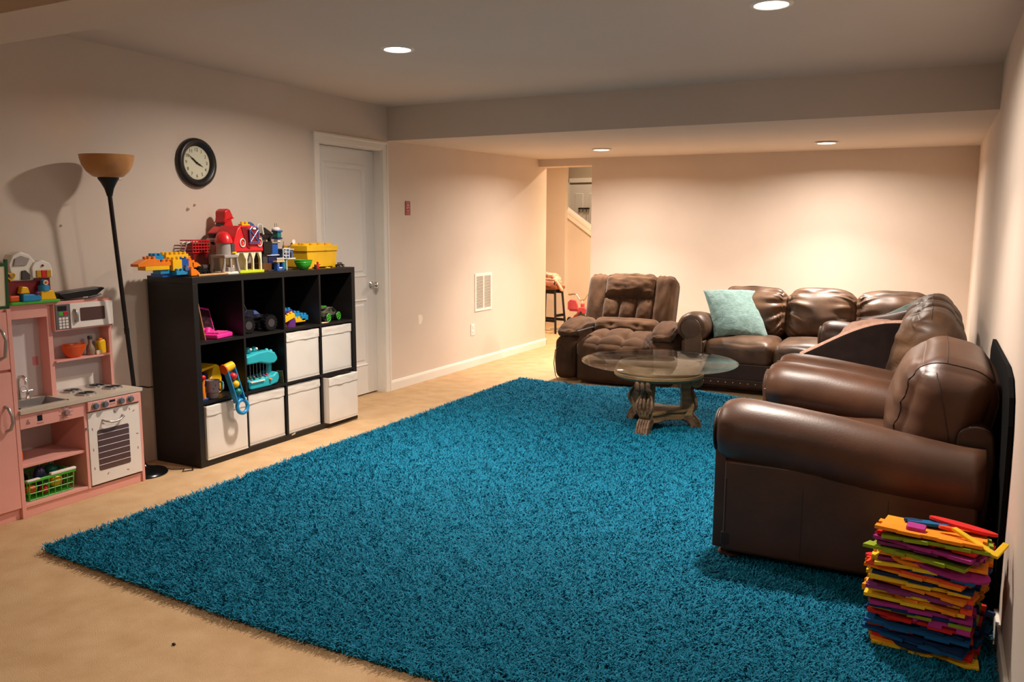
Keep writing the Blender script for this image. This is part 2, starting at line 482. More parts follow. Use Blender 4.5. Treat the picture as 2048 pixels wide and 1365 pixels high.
downlight(-0.6, 8.9, 3.299, 16.0, 'unseen ceiling light added high in the stairwell', col=(1.0, 0.78, 0.55))  # added lamp, unseen; brightens the dark stairwell and its door
# ================================================================== leather seating
def leather(name, rgb, rgb2, rough):
    m_ = mat(name, rgb, rough, rgb2=rgb2, vscale=5.5, bump=0.12, bscale=110, spec=0.45, detail=7, bdist=0.003)
    return m_
M_lea_a = leather('leather_chestnut', (84, 54, 37), (67, 43, 29), 0.42)
M_lea_b = leather('leather_worn', (108, 79, 56), (68, 48, 35), 0.45)
M_lea_dk = leather('leather_dark', (58, 38, 27), (45, 29, 21), 0.42)
M_foot = mat('bun_foot_wood', (58, 30, 20), 0.3, var=0.2, vscale=12)
M_nail = mat('brass_nail', (205, 170, 110), 0.3, 0.9)
M_seam = mat('leather_seam', (52, 33, 23), 0.6)

def fold_fn(seed, amp, side=True, freq=26.0):
    rnd = random.Random(seed)
    ph = [rnd.uniform(0, 6.28) for _ in range(6)]
    def f(u, p):
        # u in [-1,1]^3 ; x across, y depth, z height. Creases fan out of both side seams.
        d = 0.0
        for k, sgn in enumerate((-1, 1)):
            e = sgn * u.x
            wgt = sstep(0.0, 0.9, e) * (1 - 0.5 * sstep(.92, 1.0, e))
            zz = u.z + 0.12 * math.sin(2.5 * u.x + ph[k])
            fan = (zz - 0.25) / (0.55 + 0.9 * (1 - e))
            c_ = math.sin(freq * 0.42 * fan + ph[k + 2]) + 0.5 * math.sin(freq * 0.8 * fan + ph[k + 3] + 3 * u.x)
            d += wgt * c_
        d += 0.5 * math.sin(5 * u.z + 3.4 * u.x + ph[4]) * (1 - abs(u.x))
        d *= amp * sstep(1.0, 0.75, abs(u.z))
        n_ = noise.noise(Vector((u.x * 2.2 + seed, u.z * 2.6, u.y * 1.5))) * amp * 1.2
        front = sstep(0.1, -0.6, u.y)
        return (0, -(d + n_) * front, n_ * 0.6 * sstep(0, 0.8, u.z))
    return f

def rolled_arm(parent, xs, D, ht0, ht1, R, inner_w, m_, seam_at=0.55, side=1):
    """xs: x of the roll's axis; side +1 rolls outward to +x, -1 to -x"""
    mb = MB(); seg = 32; N = 26
    rings = []
    for i in range(N + 1):
        t = i / N
        # front dome, flat-ish
        if t < 0.22: e = t / 0.22; s_ = e ** 2 * 0.06 if e < .3 else 0
        y = D * (t ** 1.5) if t < 0.3 else D * (0.3 ** 1.5 + (t - 0.3) * (1 - 0.3 ** 1.5) / 0.7)
        zc = ht0 + (ht1 - ht0) * sstep(0.05, 1.0, y / D)
        fr = min(1.0, y / 0.10)
        rad = R * (0.70 + 0.30 * math.sqrt(max(0, 1 - (1 - fr) ** 2)))
        rad *= 1 - 0.10 * sstep(0.5, 1, y / D)
        groove = math.exp(-((y - seam_at * D) / 0.007) ** 2) * 0.004
        rad -= groove
        ring = []
        for k in range(seg):
            a_ = 2 * PI * k / seg
            pleat = 0.0022 * math.sin(a_ * 22) * math.exp(-((y - 0.03) / 0.05) ** 2)
            wob = 0.0025 * noise.noise(Vector((math.cos(a_) * 2, y * 9, math.sin(a_) * 2 + xs * 3)))
            rr = rad + pleat + wob
            ring.append(Vector((xs + rr * math.cos(a_) * 1.02, y, zc + rr * math.sin(a_))))
        rings.append(ring)
    mb.rings(rings)
    arm = mb.obj('arm', m_, parent, smooth=180)
    # upholstered side panel below the roll
    lo, hi = sorted((xs - side * (R * 0.80), xs + side * (R * 0.66)))
    pn = MB(); pn.box(lo, hi, 0.035, D - 0.01, 0.05, ht1 - 0.02)
    pn.obj('side_panel', m_, arm, bevel=0.018, seg=3)
    # welts down the outside panel
    wx = xs + side * (R * 0.66)
    for yy in (0.045, 0.36 * D, 0.68 * D):
        MB().tube([(wx - side * .0008, yy, 0.07), (wx - side * .0008, yy, ht1 - 0.10)], 0.0022, 6).obj('seam', M_seam, arm)
    # scroll on the front of the roll
    sc = MB()
    sc.lathe([(R * 0.66, 0), (R * 0.64, 0.014), (R * 0.5, 0.022), (0.001, 0.026)], 28,
             Matrix.Translation((xs, 0.0, ht0)) @ Matrix.Rotation(PI / 2, 4, 'X'))
    sc.cbox((xs - side * R * 0.16, 0.012, (ht0 + 0.05) / 2), (R * 1.08, 0.05, ht0 - 0.05))
    sc.obj('front_scroll', m_, arm, bevel=0.012, seg=3)
    pts = []
    for k in range(40):
        a_ = PI * 1.45 - k * 0.14; rr = R * (0.70 - 0.0038 * k)
        pts.append((xs + side * rr * math.cos(a_) * -1, -0.012, ht0 + rr * math.sin(a_)))
    MB().tube(pts, 0.005, 6).obj('welt', M_seam, arm)
    return arm

def sofa(name, label, W, seats, loc, rz, m_seat, m_back, m_arm, D=0.97, armc=0.15, R=0.135, cush_top=0.92, seed=1, nail=True, amp=0.012, group=None, back_t=0.27, zrest=0.0):
    t = thing(name, label, 'armchair' if seats == 1 else 'sofa', loc, rz, group)
    ht0, ht1 = 0.555, 0.465
    x0, x1 = armc + R * 0.72, W - armc - R * 0.72
    # base
    b = MB(); b.box(0.07, W - 0.07, 0.05, D - 0.02, 0.055, 0.27); b.obj('base', M_lea_dk, t, bevel=0.012)
    rail = MB(); rail.box(0.06, W - 0.06, 0.03, 0.07, 0.075, 0.135); rl = rail.obj('base_rail', M_lea_dk, t, bevel=0.006)
    if nail:
        nb = MB(); n_ = int((W - 0.16) / 0.062)
        for i in range(n_ + 1):
            nb.sphere((0.08 + i * (W - 0.16) / n_, 0.029, 0.106), (0.0065, 0.005, 0.0065), 8, 4)
        nb.obj('nailhead_trim', M_nail, rl)['kind'] = 'stuff'
    # back frame
    bf = MB(); N = 14
    prof = [(D - 0.26, 0.10), (D - 0.13, 0.52)] + [(D - 0.065 + 0.062 * math.cos(PI - PI * k / 8), cush_top - 0.27 + 0.05 * math.sin(PI * k / 8)) for k in range(9)] + [(D + 0.008, 0.52), (D, 0.40), (D - 0.02, 0.055)]
    bf.prism(prof, 0.17, W - 0.17, Matrix(((0, 0, 1, 0), (1, 0, 0, 0), (0, 1, 0, 0), (0, 0, 0, 1))))
    bf.obj('back_frame', M_lea_dk, t, bevel=0.01, seg=2)
    for sx, sd in ((armc, -1), (W - armc, 1)):
        rolled_arm(t, sx, D - 0.03, ht0, ht1, R, 0.1, m_arm, side=sd)
    sw = (x1 - x0) / seats
    def fs(u, p):
        n_ = noise.noise(Vector((u.x * 2 + seed, u.y * 2.2, u.z)))
        lip = 0.012 * math.sin(18 * u.x + 4 * u.y + seed) * sstep(-0.55, -1.0, u.y) * sstep(-1, 0.2, u.z)
        return (0, -lip * 0.25, n_ * 0.012 * sstep(0, 1, u.z))
    for i in range(seats):
        cx = x0 + sw * (i + 0.5)
        soft('seat_cushion', (sw - 0.004, 0.64, 0.21), m_seat, t, (cx, 0.04 + 0.32, 0.35), r=0.07, n=18, puff=(0.004, 0.015, 0.03), f=fs)
        st = MB(); st.tube([(cx - sw / 2 + .06, 0.036, 0.385), (cx, 0.028, 0.388), (cx + sw / 2 - .06, 0.036, 0.385)], 0.0022, 6); st.obj('seam', M_seam, t)
    cz0 = 0.40
    for i in range(seats):
        cx = x0 + sw * (i + 0.5)
        ch = cush_top - cz0
        yc = D - 0.175 if seats == 1 else D - 0.23
        o = soft('back_cushion', (sw + 0.02 if seats > 1 else sw + 0.05, back_t, ch), m_back, t, (cx, yc, cz0 + ch / 2), r=0.125, n=34,
                 puff=(0.01 if seats > 1 else 0.03, 0.055, 0.02), f=fold_fn(seed * 7 + i * 3, amp), rot=(math.radians(-12), 0, 0))
        if seats == 1:
            for sg in (-1, 1):
                loop = []
                for k in range(120):
                    a_ = 2 * PI * k / 120; cy_, cz_ = math.cos(a_), math.sin(a_); mx_ = max(abs(cy_), abs(cz_))
                    loop.append((sg * 0.80, cy_ / mx_, cz_ / mx_))
                seam(o, loop, 0.0022, True)
                seam(o, [(sg, 0.55 - 1.0 * k / 40, -0.75 + 1.55 * k / 40) for k in range(41)], 0.0022)
        seam(o, [(-0.8 + 1.6 * k / 60, -0.25, 1.0) for k in range(61)], 0.0025)
    for fx in (0.14, W - 0.14):
        for fy in (0.06, D - 0.12):
            ft = MB(); ft.lathe([(0.034, 0.0), (0.05, 0.008), (0.056, 0.024), (0.046, 0.038), (0.03, 0.044), (0.04, 0.05), (0.04, 0.06)], 18, Matrix.Translation((fx, fy, 0)))
            ft.obj('bun_foot', M_foot, t, smooth=50)
    return t

RUGZ = 0.012
ch1 = sofa('leather_armchair', 'wide brown leather armchair with rolled arms nearest the foam mats', 1.38, 1, (3.375, 1.80, RUGZ), -PI / 2,
           M_lea_a, M_lea_a, M_lea_a, cush_top=0.885, seed=3, nail=False, amp=0.004, back_t=0.33, D=1.0)
sf2 = sofa('leather_sofa', 'brown leather sofa along the right wall behind the near armchair', 2.2, 3, (3.375, 4.03, RUGZ), -PI / 2,
           M_lea_b, M_lea_b, M_lea_a, cush_top=0.93, seed=5, nail=False, amp=0.011)
sf3 = sofa('leather_sofa', 'worn brown leather sofa with nailhead trim facing the camera by the far wall', 2.22, 3, (2.145, 4.06, 0.0), 0.0,
           M_lea_b, M_lea_b, M_lea_b, cush_top=0.865, seed=9, nail=True, amp=0.013)

# black board slid between the near seating and the right wall
bd = MB()
bd.prism([(0.02, 0.0), (1.3, 0.0), (1.3, 0.84), (1.2, 0.90), (0.34, 0.905), (0.17, 0.885), (0.07, 0.83), (0.02, 0.74), (0.0, 0.60)], 0, 0.014,
         Matrix(((0, 0, 1, 0), (1, 0, 0, 0), (0, 1, 0, 0), (0, 0, 0, 1))))
tag(bd.obj('black_board', mat('matt_black', (6, 6, 6), 0.9, spec=0.1), loc=(4.391, 0.33, 0.0)), 'thin black board wedged upright between armchair and right wall', 'board')

# ================================================================== recliner
M_suede = mat('brown_suede', (94, 66, 44), 0.95, rgb2=(70, 48, 32), vscale=7, bump=0.35, bscale=70, spec=0.15, sheen=0.12, detail=8, bdist=0.004)
M_suede_d = mat('brown_suede_dark', (76, 53, 36), 0.95, rgb2=(60, 41, 28), vscale=7, bump=0.3, bscale=70, spec=0.15, detail=8, bdist=0.004)
rc = thing('recliner', 'brown tufted fabric recliner with pillow arms left of the sofa', 'recliner', (1.60, 3.93, 0), math.radians(1))
def wr(seed, a=0.006, s_=3.5):
    def f(u, p):
        n_ = noise.noise(Vector((u.x * s_ + seed, u.y * s_, u.z * s_))) * a
        return (0, -n_, n_)
    return f
MB().box(-0.40, 0.40, 0.16, 0.86, 0.02, 0.30).obj('base', M_suede_d, rc, bevel=0.02)
soft('footrest', (0.62, 0.12, 0.26), M_suede_d, rc, (0, 0.06, 0.16), r=0.04, n=12, puff=(0, 0.015, 0.01), f=wr(2))
def tuft(pts, depth, wid):
    def f(u, p):
        d = 0.0
        for (tx, ty) in pts:
            r2 = ((u.x - tx) / wid[0]) ** 2 + ((u.y - ty) / wid[1]) ** 2
            d += math.exp(-r2)
        # seams joining the tufts
        for tx in sorted({q_[0] for q_ in pts}):
            d += 0.45 * math.exp(-((u.x - tx) / 0.05) ** 2)
        for ty in sorted({q_[1] for q_ in pts}):
            d += 0.35 * math.exp(-((u.y - ty) / 0.06) ** 2)
        n_ = noise.noise(Vector((u.x * 4, u.y * 4, 1.7))) * 0.006
        return (0, 0, (n_ - d * depth) * sstep(-0.2, 0.7, u.z))
    return f
soft('seat_cushion', (0.66, 0.70, 0.20), M_suede, rc, (0, 0.35, 0.335), r=0.085, n=38, puff=(0, 0.025, 0.05), f=tuft([(-0.34, -0.50), (0.34, -0.50), (-0.34, 0.25), (0.34, 0.25)], 0.036, (0.13, 0.15)), rot=(math.radians(6), 0, 0))
# back: one empty-free tilt shared by the pads
bt = math.radians(-19)
def back_part(name, dim, c, mt=M_suede, **kw):
    M_ = Matrix.Rotation(bt, 4, 'X'); p_ = M_ @ Vector(c)
    return soft(name, dim, mt, rc, (p_.x, p_.y + 0.62, p_.z + 0.42), rot=(bt, 0, 0), **kw)
back_part('back_frame', (0.86, 0.15, 0.60), (-0.04, 0.10, 0.25), mt=M_suede_d, r=0.07, n=14, f=wr(4))
for sx in (-1, 1):
    back_part('side_bolster', (0.215, 0.20, 0.575), (sx * 0.327 - 0.04, 0.03, 0.262), r=0.06, n=22, puff=(0, 0.02, 0.012), f=wr(5 + sx, 0.008, 3.5))
back_part('headrest', (0.525, 0.21, 0.255), (-0.04, 0.02, 0.430), r=0.07, n=24, puff=(0, 0.045, 0.018), f=wr(8, 0.010, 4))
for i in range(3):
    back_part('back_pad', (0.18, 0.19, 0.25), (-0.04 + (i - 1) * 0.165, 0.02, 0.195), r=0.035, n=18, puff=(0.002, 0.03, 0.004), f=wr(10 + i, 0.007, 4))
def tl(u, p):
    d = sum(math.exp(-(((u.x - tx) / 0.10) ** 2 + ((u.z - 0.15) / 0.3) ** 2)) for tx in (-0.38, 0.38))
    n_ = noise.noise(Vector((u.x * 4, u.z * 4, 7.7))) * 0.008
    return (0, d * 0.035 * sstep(0.2, -0.6, u.y) - n_, 0)
back_part('lumbar_pad', (0.66, 0.22, 0.20), (-0.02, -0.05, 0.015), r=0.085, n=26, puff=(0, 0.05, 0.01), f=tl)
for sx in (-1, 1):
    def af(u, p, sx=sx):
        n_ = noise.noise(Vector((u.x * 2.5 + sx * 4, u.y * 3, u.z * 2))) * 0.01
        # arms slope down and flare toward the front
        return (sx * 0.03 * sstep(0.2, -1, u.y) + n_, 0, -0.06 * sstep(-0.1, -1.0, u.y) * sstep(-0.5, 1, u.z))
    ab = soft('arm', (0.21, 0.80, 0.45), M_suede_d, rc, (sx * 0.415, 0.43, 0.25), r=0.075, n=18, puff=(0.012, 0.01, 0.0), f=af)
    def pf(u, p, sx=sx):
        n_ = noise.noise(Vector((u.x * 3 + sx * 4, u.y * 4, u.z * 2))) * 0.012
        return (sx * 0.02 * sstep(0.2, -1, u.y), 0, n_ + 0.03 * math.cos(u.y * 1.6) - 0.025 * sstep(0.3, 1, -u.y))
    soft('arm_pad', (0.20, 0.58, 0.095), M_suede, ab, (sx * 0.008, -0.05, 0.222), r=0.045, n=20, puff=(0.01, 0.03, 0.02), f=pf)
rm = thing('remote_control', 'slim dark wired remote tucked beside the recliner seat', 'remote', (1.318, 4.02, 0.0), math.radians(-18))
rm.location = (1.325, 4.02, 0.478); rm.rotation_euler = (0.12, -0.25, math.radians(-22))
MB().box(-0.035, 0.035, -0.11, 0.11, 0, 0.014).obj('case', M_blackp, rm, bevel=0.005)
MB().box(-0.03, 0.03, -0.112, 0.10, 0.012, 0.016).obj('face', mat('remote_face', (92, 80, 70), 0.25, 0.4), rm, bevel=0.002)
cd = MB(); cd.tube([(-0.46, 0.05, 0.36), (-0.50, -0.03, 0.30), (-0.505, -0.05, 0.18), (-0.47, -0.09, 0.08), (-0.40, -0.13, 0.01), (-0.36, -0.11, 0.008), (-0.38, -0.03, 0.008), (-0.44, 0.03, 0.008)], 0.004, 6)
cd.obj('cord', M_blackp, rc, label='thin black cord hanging beside the arm')

# ================================================================== coffee table
M_wood = mat('carved_wood', (150, 118, 78), 0.5, rgb2=(104, 78, 48), vscale=6, bump=0.3, bscale=45, stretch=(1, 1, 5), detail=8, bdist=0.004)
M_wood_d = mat('carved_wood_worn', (122, 92, 66), 0.55, rgb2=(72, 50, 34), vscale=24, bump=0.8, bscale=60, detail=6, bdist=0.008)
TC = (2.465, 2.615)
tb = thing('coffee_table', 'round glass coffee table on three carved wooden scroll legs on the teal rug', 'coffee table', (TC[0], TC[1], RUGZ), math.radians(-94))
MB().lathe([(0.001, 0.472), (0.532, 0.472), (0.536, 0.475), (0.536, 0.480), (0.520, 0.486), (0.001, 0.486)], 96).obj('glass_top', glass_mat('table_glass', (0.94, 0.97, 0.955), 0.5), tb, smooth=25, label='clear round glass top with bevelled edge')
MB().lathe([(0.06, 0.395), (0.17, 0.398), (0.19, 0.412), (0.235, 0.425), (0.245, 0.455), (0.260, 0.470), (0.272, 0.470), (0.288, 0.452), (0.300, 0.428), (0.298, 0.414), (0.308, 0.404), (0.308, 0.388), (0.296, 0.374), (0.262, 0.364), (0.06, 0.36)], 64, cap=True).obj('top_ring', M_wood, tb, smooth=35, label='round dished wooden ring under the glass')
MB().torus((0, 0, 0.412), 0.3005, 0.004, 64, 6).obj('ring_bead', mat('bead_dark', (60, 44, 28), 0.6), tb)
for k in range(3):
    A = Matrix.Rotation(2 * PI * k / 3, 4, 'Z') @ Matrix.Diagonal((0.88, 1, 1, 1))
    M_ = A @ Matrix(((1, 0, 0, 0), (0, 0, 1, 0), (0, 1, 0, 0), (0, 0, 0, 1)))   # outline x = radius, y = height, thickness tangential
    body = [(0.165, 0.385), (0.255, 0.385), (0.262, 0.33), (0.250, 0.285), (0.262, 0.245), (0.285, 0.205), (0.293, 0.165), (0.285, 0.13), (0.262, 0.10), (0.20, 0.095), (0.175, 0.12), (0.185, 0.17), (0.185, 0.24), (0.170, 0.31)]
    lg = MB().prism(body, -0.042, 0.042, M_).obj('leg', M_wood, tb, bevel=0.01, seg=3)
    vo = MB()
    pts = []
    for i in range(34):
        a_ = 2.9 - i * 0.30; rr = 0.052 * (1 - i / 44)
        pts.append(M_ @ Vector((0.285 + rr * math.cos(a_), 0.345 + rr * math.sin(a_), 0)))
    for off in (-0.036, 0.0, 0.036):
        o_ = (A @ Vector((0, off, 0)))
        vo.tube([p_ + o_ for p_ in pts], [0.020 * (1 - 0.35 * i / 34) for i in range(34)], 8)
    vo.prism([(0.285 + 0.036 * math.cos(t_), 0.345 + 0.036 * math.sin(t_)) for t_ in [2 * PI * i / 20 for i in range(20)]], -0.046, 0.046, M_)
    vo.obj('scroll', M_wood_d if k == 0 else M_wood, lg, smooth=50)
    # acanthus leaf on the knee: overlapping ribs
    ac = MB()
    for i in range(5):
        off = (i - 2) * 0.0155
        ln = 0.20 - 0.022 * abs(i - 2)
        pp = []
        for j in range(9):
            s_ = j / 8; zz = 0.12 + ln * s_
            rr = 0.268 + 0.030 * math.sin(PI * min(1, s_ * 1.15)) - 0.012 * s_
            sp = off * (1 + 0.8 * math.sin(PI * s_))
            pp.append(A @ Vector((rr, sp, zz)))
        ac.tube(pp, [0.006 + 0.006 * math.sin(PI * j / 8) for j in range(9)], 7)
    ac.obj('leaf_carving', M_wood_d, lg, smooth=60)
    fo = MB()
    foot = [(0.19, 0.105), (0.262, 0.115), (0.298, 0.085), (0.325, 0.045), (0.335, 0.0), (0.258, 0.0), (0.245, 0.035), (0.215, 0.06), (0.18, 0.07)]
    fo.prism(foot, -0.044, 0.044, M_)
    ft = fo.obj('foot', M_wood_d, lg, bevel=0.012, seg=3)
    to = MB()
    for i in range(5):
        off = (i - 2) * 0.018
        to.tube([A @ Vector((0.275, off, 0.107)), A @ Vector((0.302, off, 0.085)), A @ Vector((0.326, off, 0.048)), A @ Vector((0.338, off, 0.012))], [0.007, 0.009, 0.010, 0.011], 7)
    to.obj('toe', M_wood_d, ft, smooth=60)
# three-lobed lower shelf with an apron
out = []
for i in range(72):
    a_ = 2 * PI * i / 72
    out.append((0.165 + 0.05 * math.cos(3 * a_), a_))
sh = MB(); sh.prism([(r_ * math.cos(a_), r_ * math.sin(a_)) for r_, a_ in out], 0.128, 0.150)
sh.obj('lower_shelf', M_wood, tb, bevel=0.006, label='three-lobed wooden lower shelf')
ap = MB(); ap.prism([((r_ - 0.018) * math.cos(a_), (r_ - 0.018) * math.sin(a_)) for r_, a_ in out], 0.075, 0.128)
ap.obj('apron', M_wood, tb, bevel=0.006)

# ================================================================== pillows
def pillow(name, label, w, h, th, mt, loc, rot, seed, mt2=None, fuzz=0.004, pipe=None, cat='pillow', sag=0.0, n=34, warp=None):
    W_ = warp or (lambda u, v_: (0, 0, 0))
    t = thing(name, label, cat, loc, rot=rot)
    def make(s0, s1, nm, m_):
        # half pillow: grid in x,z with bulge in y (front y<0)
        N = n; bm = bmesh.new(); g = []
        for j in range(N + 1):
            row = []
            for i in range(N + 1):
                u = -1 + 2 * i / N; v_ = -1 + 2 * j / N
                u_ = math.sin(u * PI / 2) * .5 + u * .5; v2 = math.sin(v_ * PI / 2) * .5 + v_ * .5
                pin = 1 - 0.06 * (1 - u_ * u_); pin2 = 1 - 0.06 * (1 - v2 * v2)
                x = w / 2 * u_ * pin2; z = h / 2 * v2 * pin
                b_ = (max(0, (1 - u_ ** 2) * (1 - v2 ** 2))) ** 0.42
                y = s0 * th / 2 * b_
                nz = noise.noise(Vector((x * 16 + seed, z * 16, s0 * 3))) * fuzz + noise.noise(Vector((x * 55 + seed, z * 55, s0 * 3))) * fuzz * 0.6
                nz += sag * noise.noise(Vector((x * 4 + seed, z * 5, 0)))
                y += s0 * nz * min(1, b_ * 2)
                wx_, wy_, wz_ = W_(u_, v2); row.append(bm.verts.new((x + wx_, y + wy_, z + wz_)))
            g.append(row)
        for j in range(N):
            for i in range(N):
                bm.faces.new((g[j][i], g[j][i + 1], g[j + 1][i + 1], g[j + 1][i]))
        bmesh.ops.recalc_face_normals(bm, faces=bm.faces[:])
        me = bpy.data.meshes.new(nm); bm.to_mesh(me); bm.free()
        return mesh_obj(nm, me, m_, t, 180)
    make(-1, 0, 'front_cover', mt); make(1, 0, 'back_cover', mt2 or mt)
    if pipe:
        N = 96; pts = []
        for k in range(N):
            s_ = 4 * k / N; e = int(s_); fr_ = -1 + 2 * (s_ - e)
            u, v_ = ((fr_, -1), (1, fr_), (-fr_, 1), (-1, -fr_))[e]
            u_ = math.sin(u * PI / 2) * .5 + u * .5; v2 = math.sin(v_ * PI / 2) * .5 + v_ * .5
            wx_, wy_, wz_ = W_(u_, v2)
            pts.append((w / 2 * u_ * (1 - 0.06 * (1 - v2 * v2)) + wx_, wy_, h / 2 * v2 * (1 - 0.06 * (1 - u_ * u_)) + wz_))
        if pipe is not mt: pts = [(p_[0], p_[1] + 0.022, p_[2]) for p_ in pts]
        MB().tube(pts, 0.026 if pipe is not mt else 0.008, 8, True).obj('edge_trim', pipe, t, smooth=180)
    return t
M_teal = mat('teal_fleece', (142, 172, 167), 1.0, rgb2=(112, 146, 142), vscale=30, bump=1.0, bscale=110, spec=0.1, sheen=0.3, stretch=(1, 1, 2.6), bdist=0.008)
M_fleece = mat('pink_fleece', (248, 202, 180), 1.0, rgb2=(228, 176, 154), vscale=40, bump=1.0, bscale=130, spec=0.1, sheen=0.3, bdist=0.006)
M_dfab = mat('dark_brown_velvet', (30, 18, 15), 0.9, var=0.3, vscale=14, spec=0.2, bump=0.2, bscale=40)
M_lpil = leather('leather_pillow', (96, 60, 42), (78, 48, 34), 0.5)
pillow('throw_pillow', 'fluffy teal square throw pillow leaning in the far sofa corner', 0.53, 0.49, 0.15, M_teal, (2.575, 4.49, 0.665), (math.radians(-34), 0, math.radians(38)), 3, fuzz=0.007, sag=0.02, warp=lambda u, v_: (0, 0.03 * math.sin(1.6 * u + v_), 0.012 * math.sin(2.4 * u + 1.0) * v_ - 0.015 * u * u))
pillow('throw_pillow', 'brown leather throw pillow in the far corner behind the fleece cushion', 0.46, 0.38, 0.14, M_lpil, (3.86, 3.50, 0.635), (math.radians(-20), math.radians(-15), math.radians(-28)), 8, fuzz=0.002, sag=0.02, pipe=M_lpil)
pillow('throw_pillow', 'teal throw pillow peeking out behind the brown leather pillow', 0.42, 0.40, 0.12, M_teal, (3.97, 3.66, 0.675), (math.radians(-16), math.radians(-28), math.radians(-30)), 5, fuzz=0.006)
pillow('throw_pillow', 'dark brown velvet cushion with pink fleece edging propped on the right sofa', 0.70, 0.42, 0.16, M_dfab, (3.79, 2.50, 0.590), (math.radians(-24), math.radians(-15), math.radians(3)), 12, mt2=M_fleece, fuzz=0.004, sag=0.02, pipe=M_fleece,
       warp=lambda u, v_: (-0.05 * (1 - v_) * 0.5, 0.05 * u * u - 0.03 * v_ * v_, (-0.035 * u * u + 0.03 * math.sin(2.2 * u + 0.6)) * (0.5 + 0.5 * v_)))
pk = thing('throw_pillow', 'pink fleece cushion showing behind the dark brown cushion', 'pillow', (3.80, 2.86, 0.60), math.radians(-6))
soft('cover', (0.44, 0.34, 0.34), M_fleece, pk, (0, 0, 0.03), r=0.15, n=28, puff=(0.01, 0.02, 0.03), rot=(math.radians(-25), math.radians(-8), 0),
     f=lambda u, p: tuple(noise.noise_vector(Vector((p[0] * 22, p[1] * 22, p[2] * 22))) * 0.008))
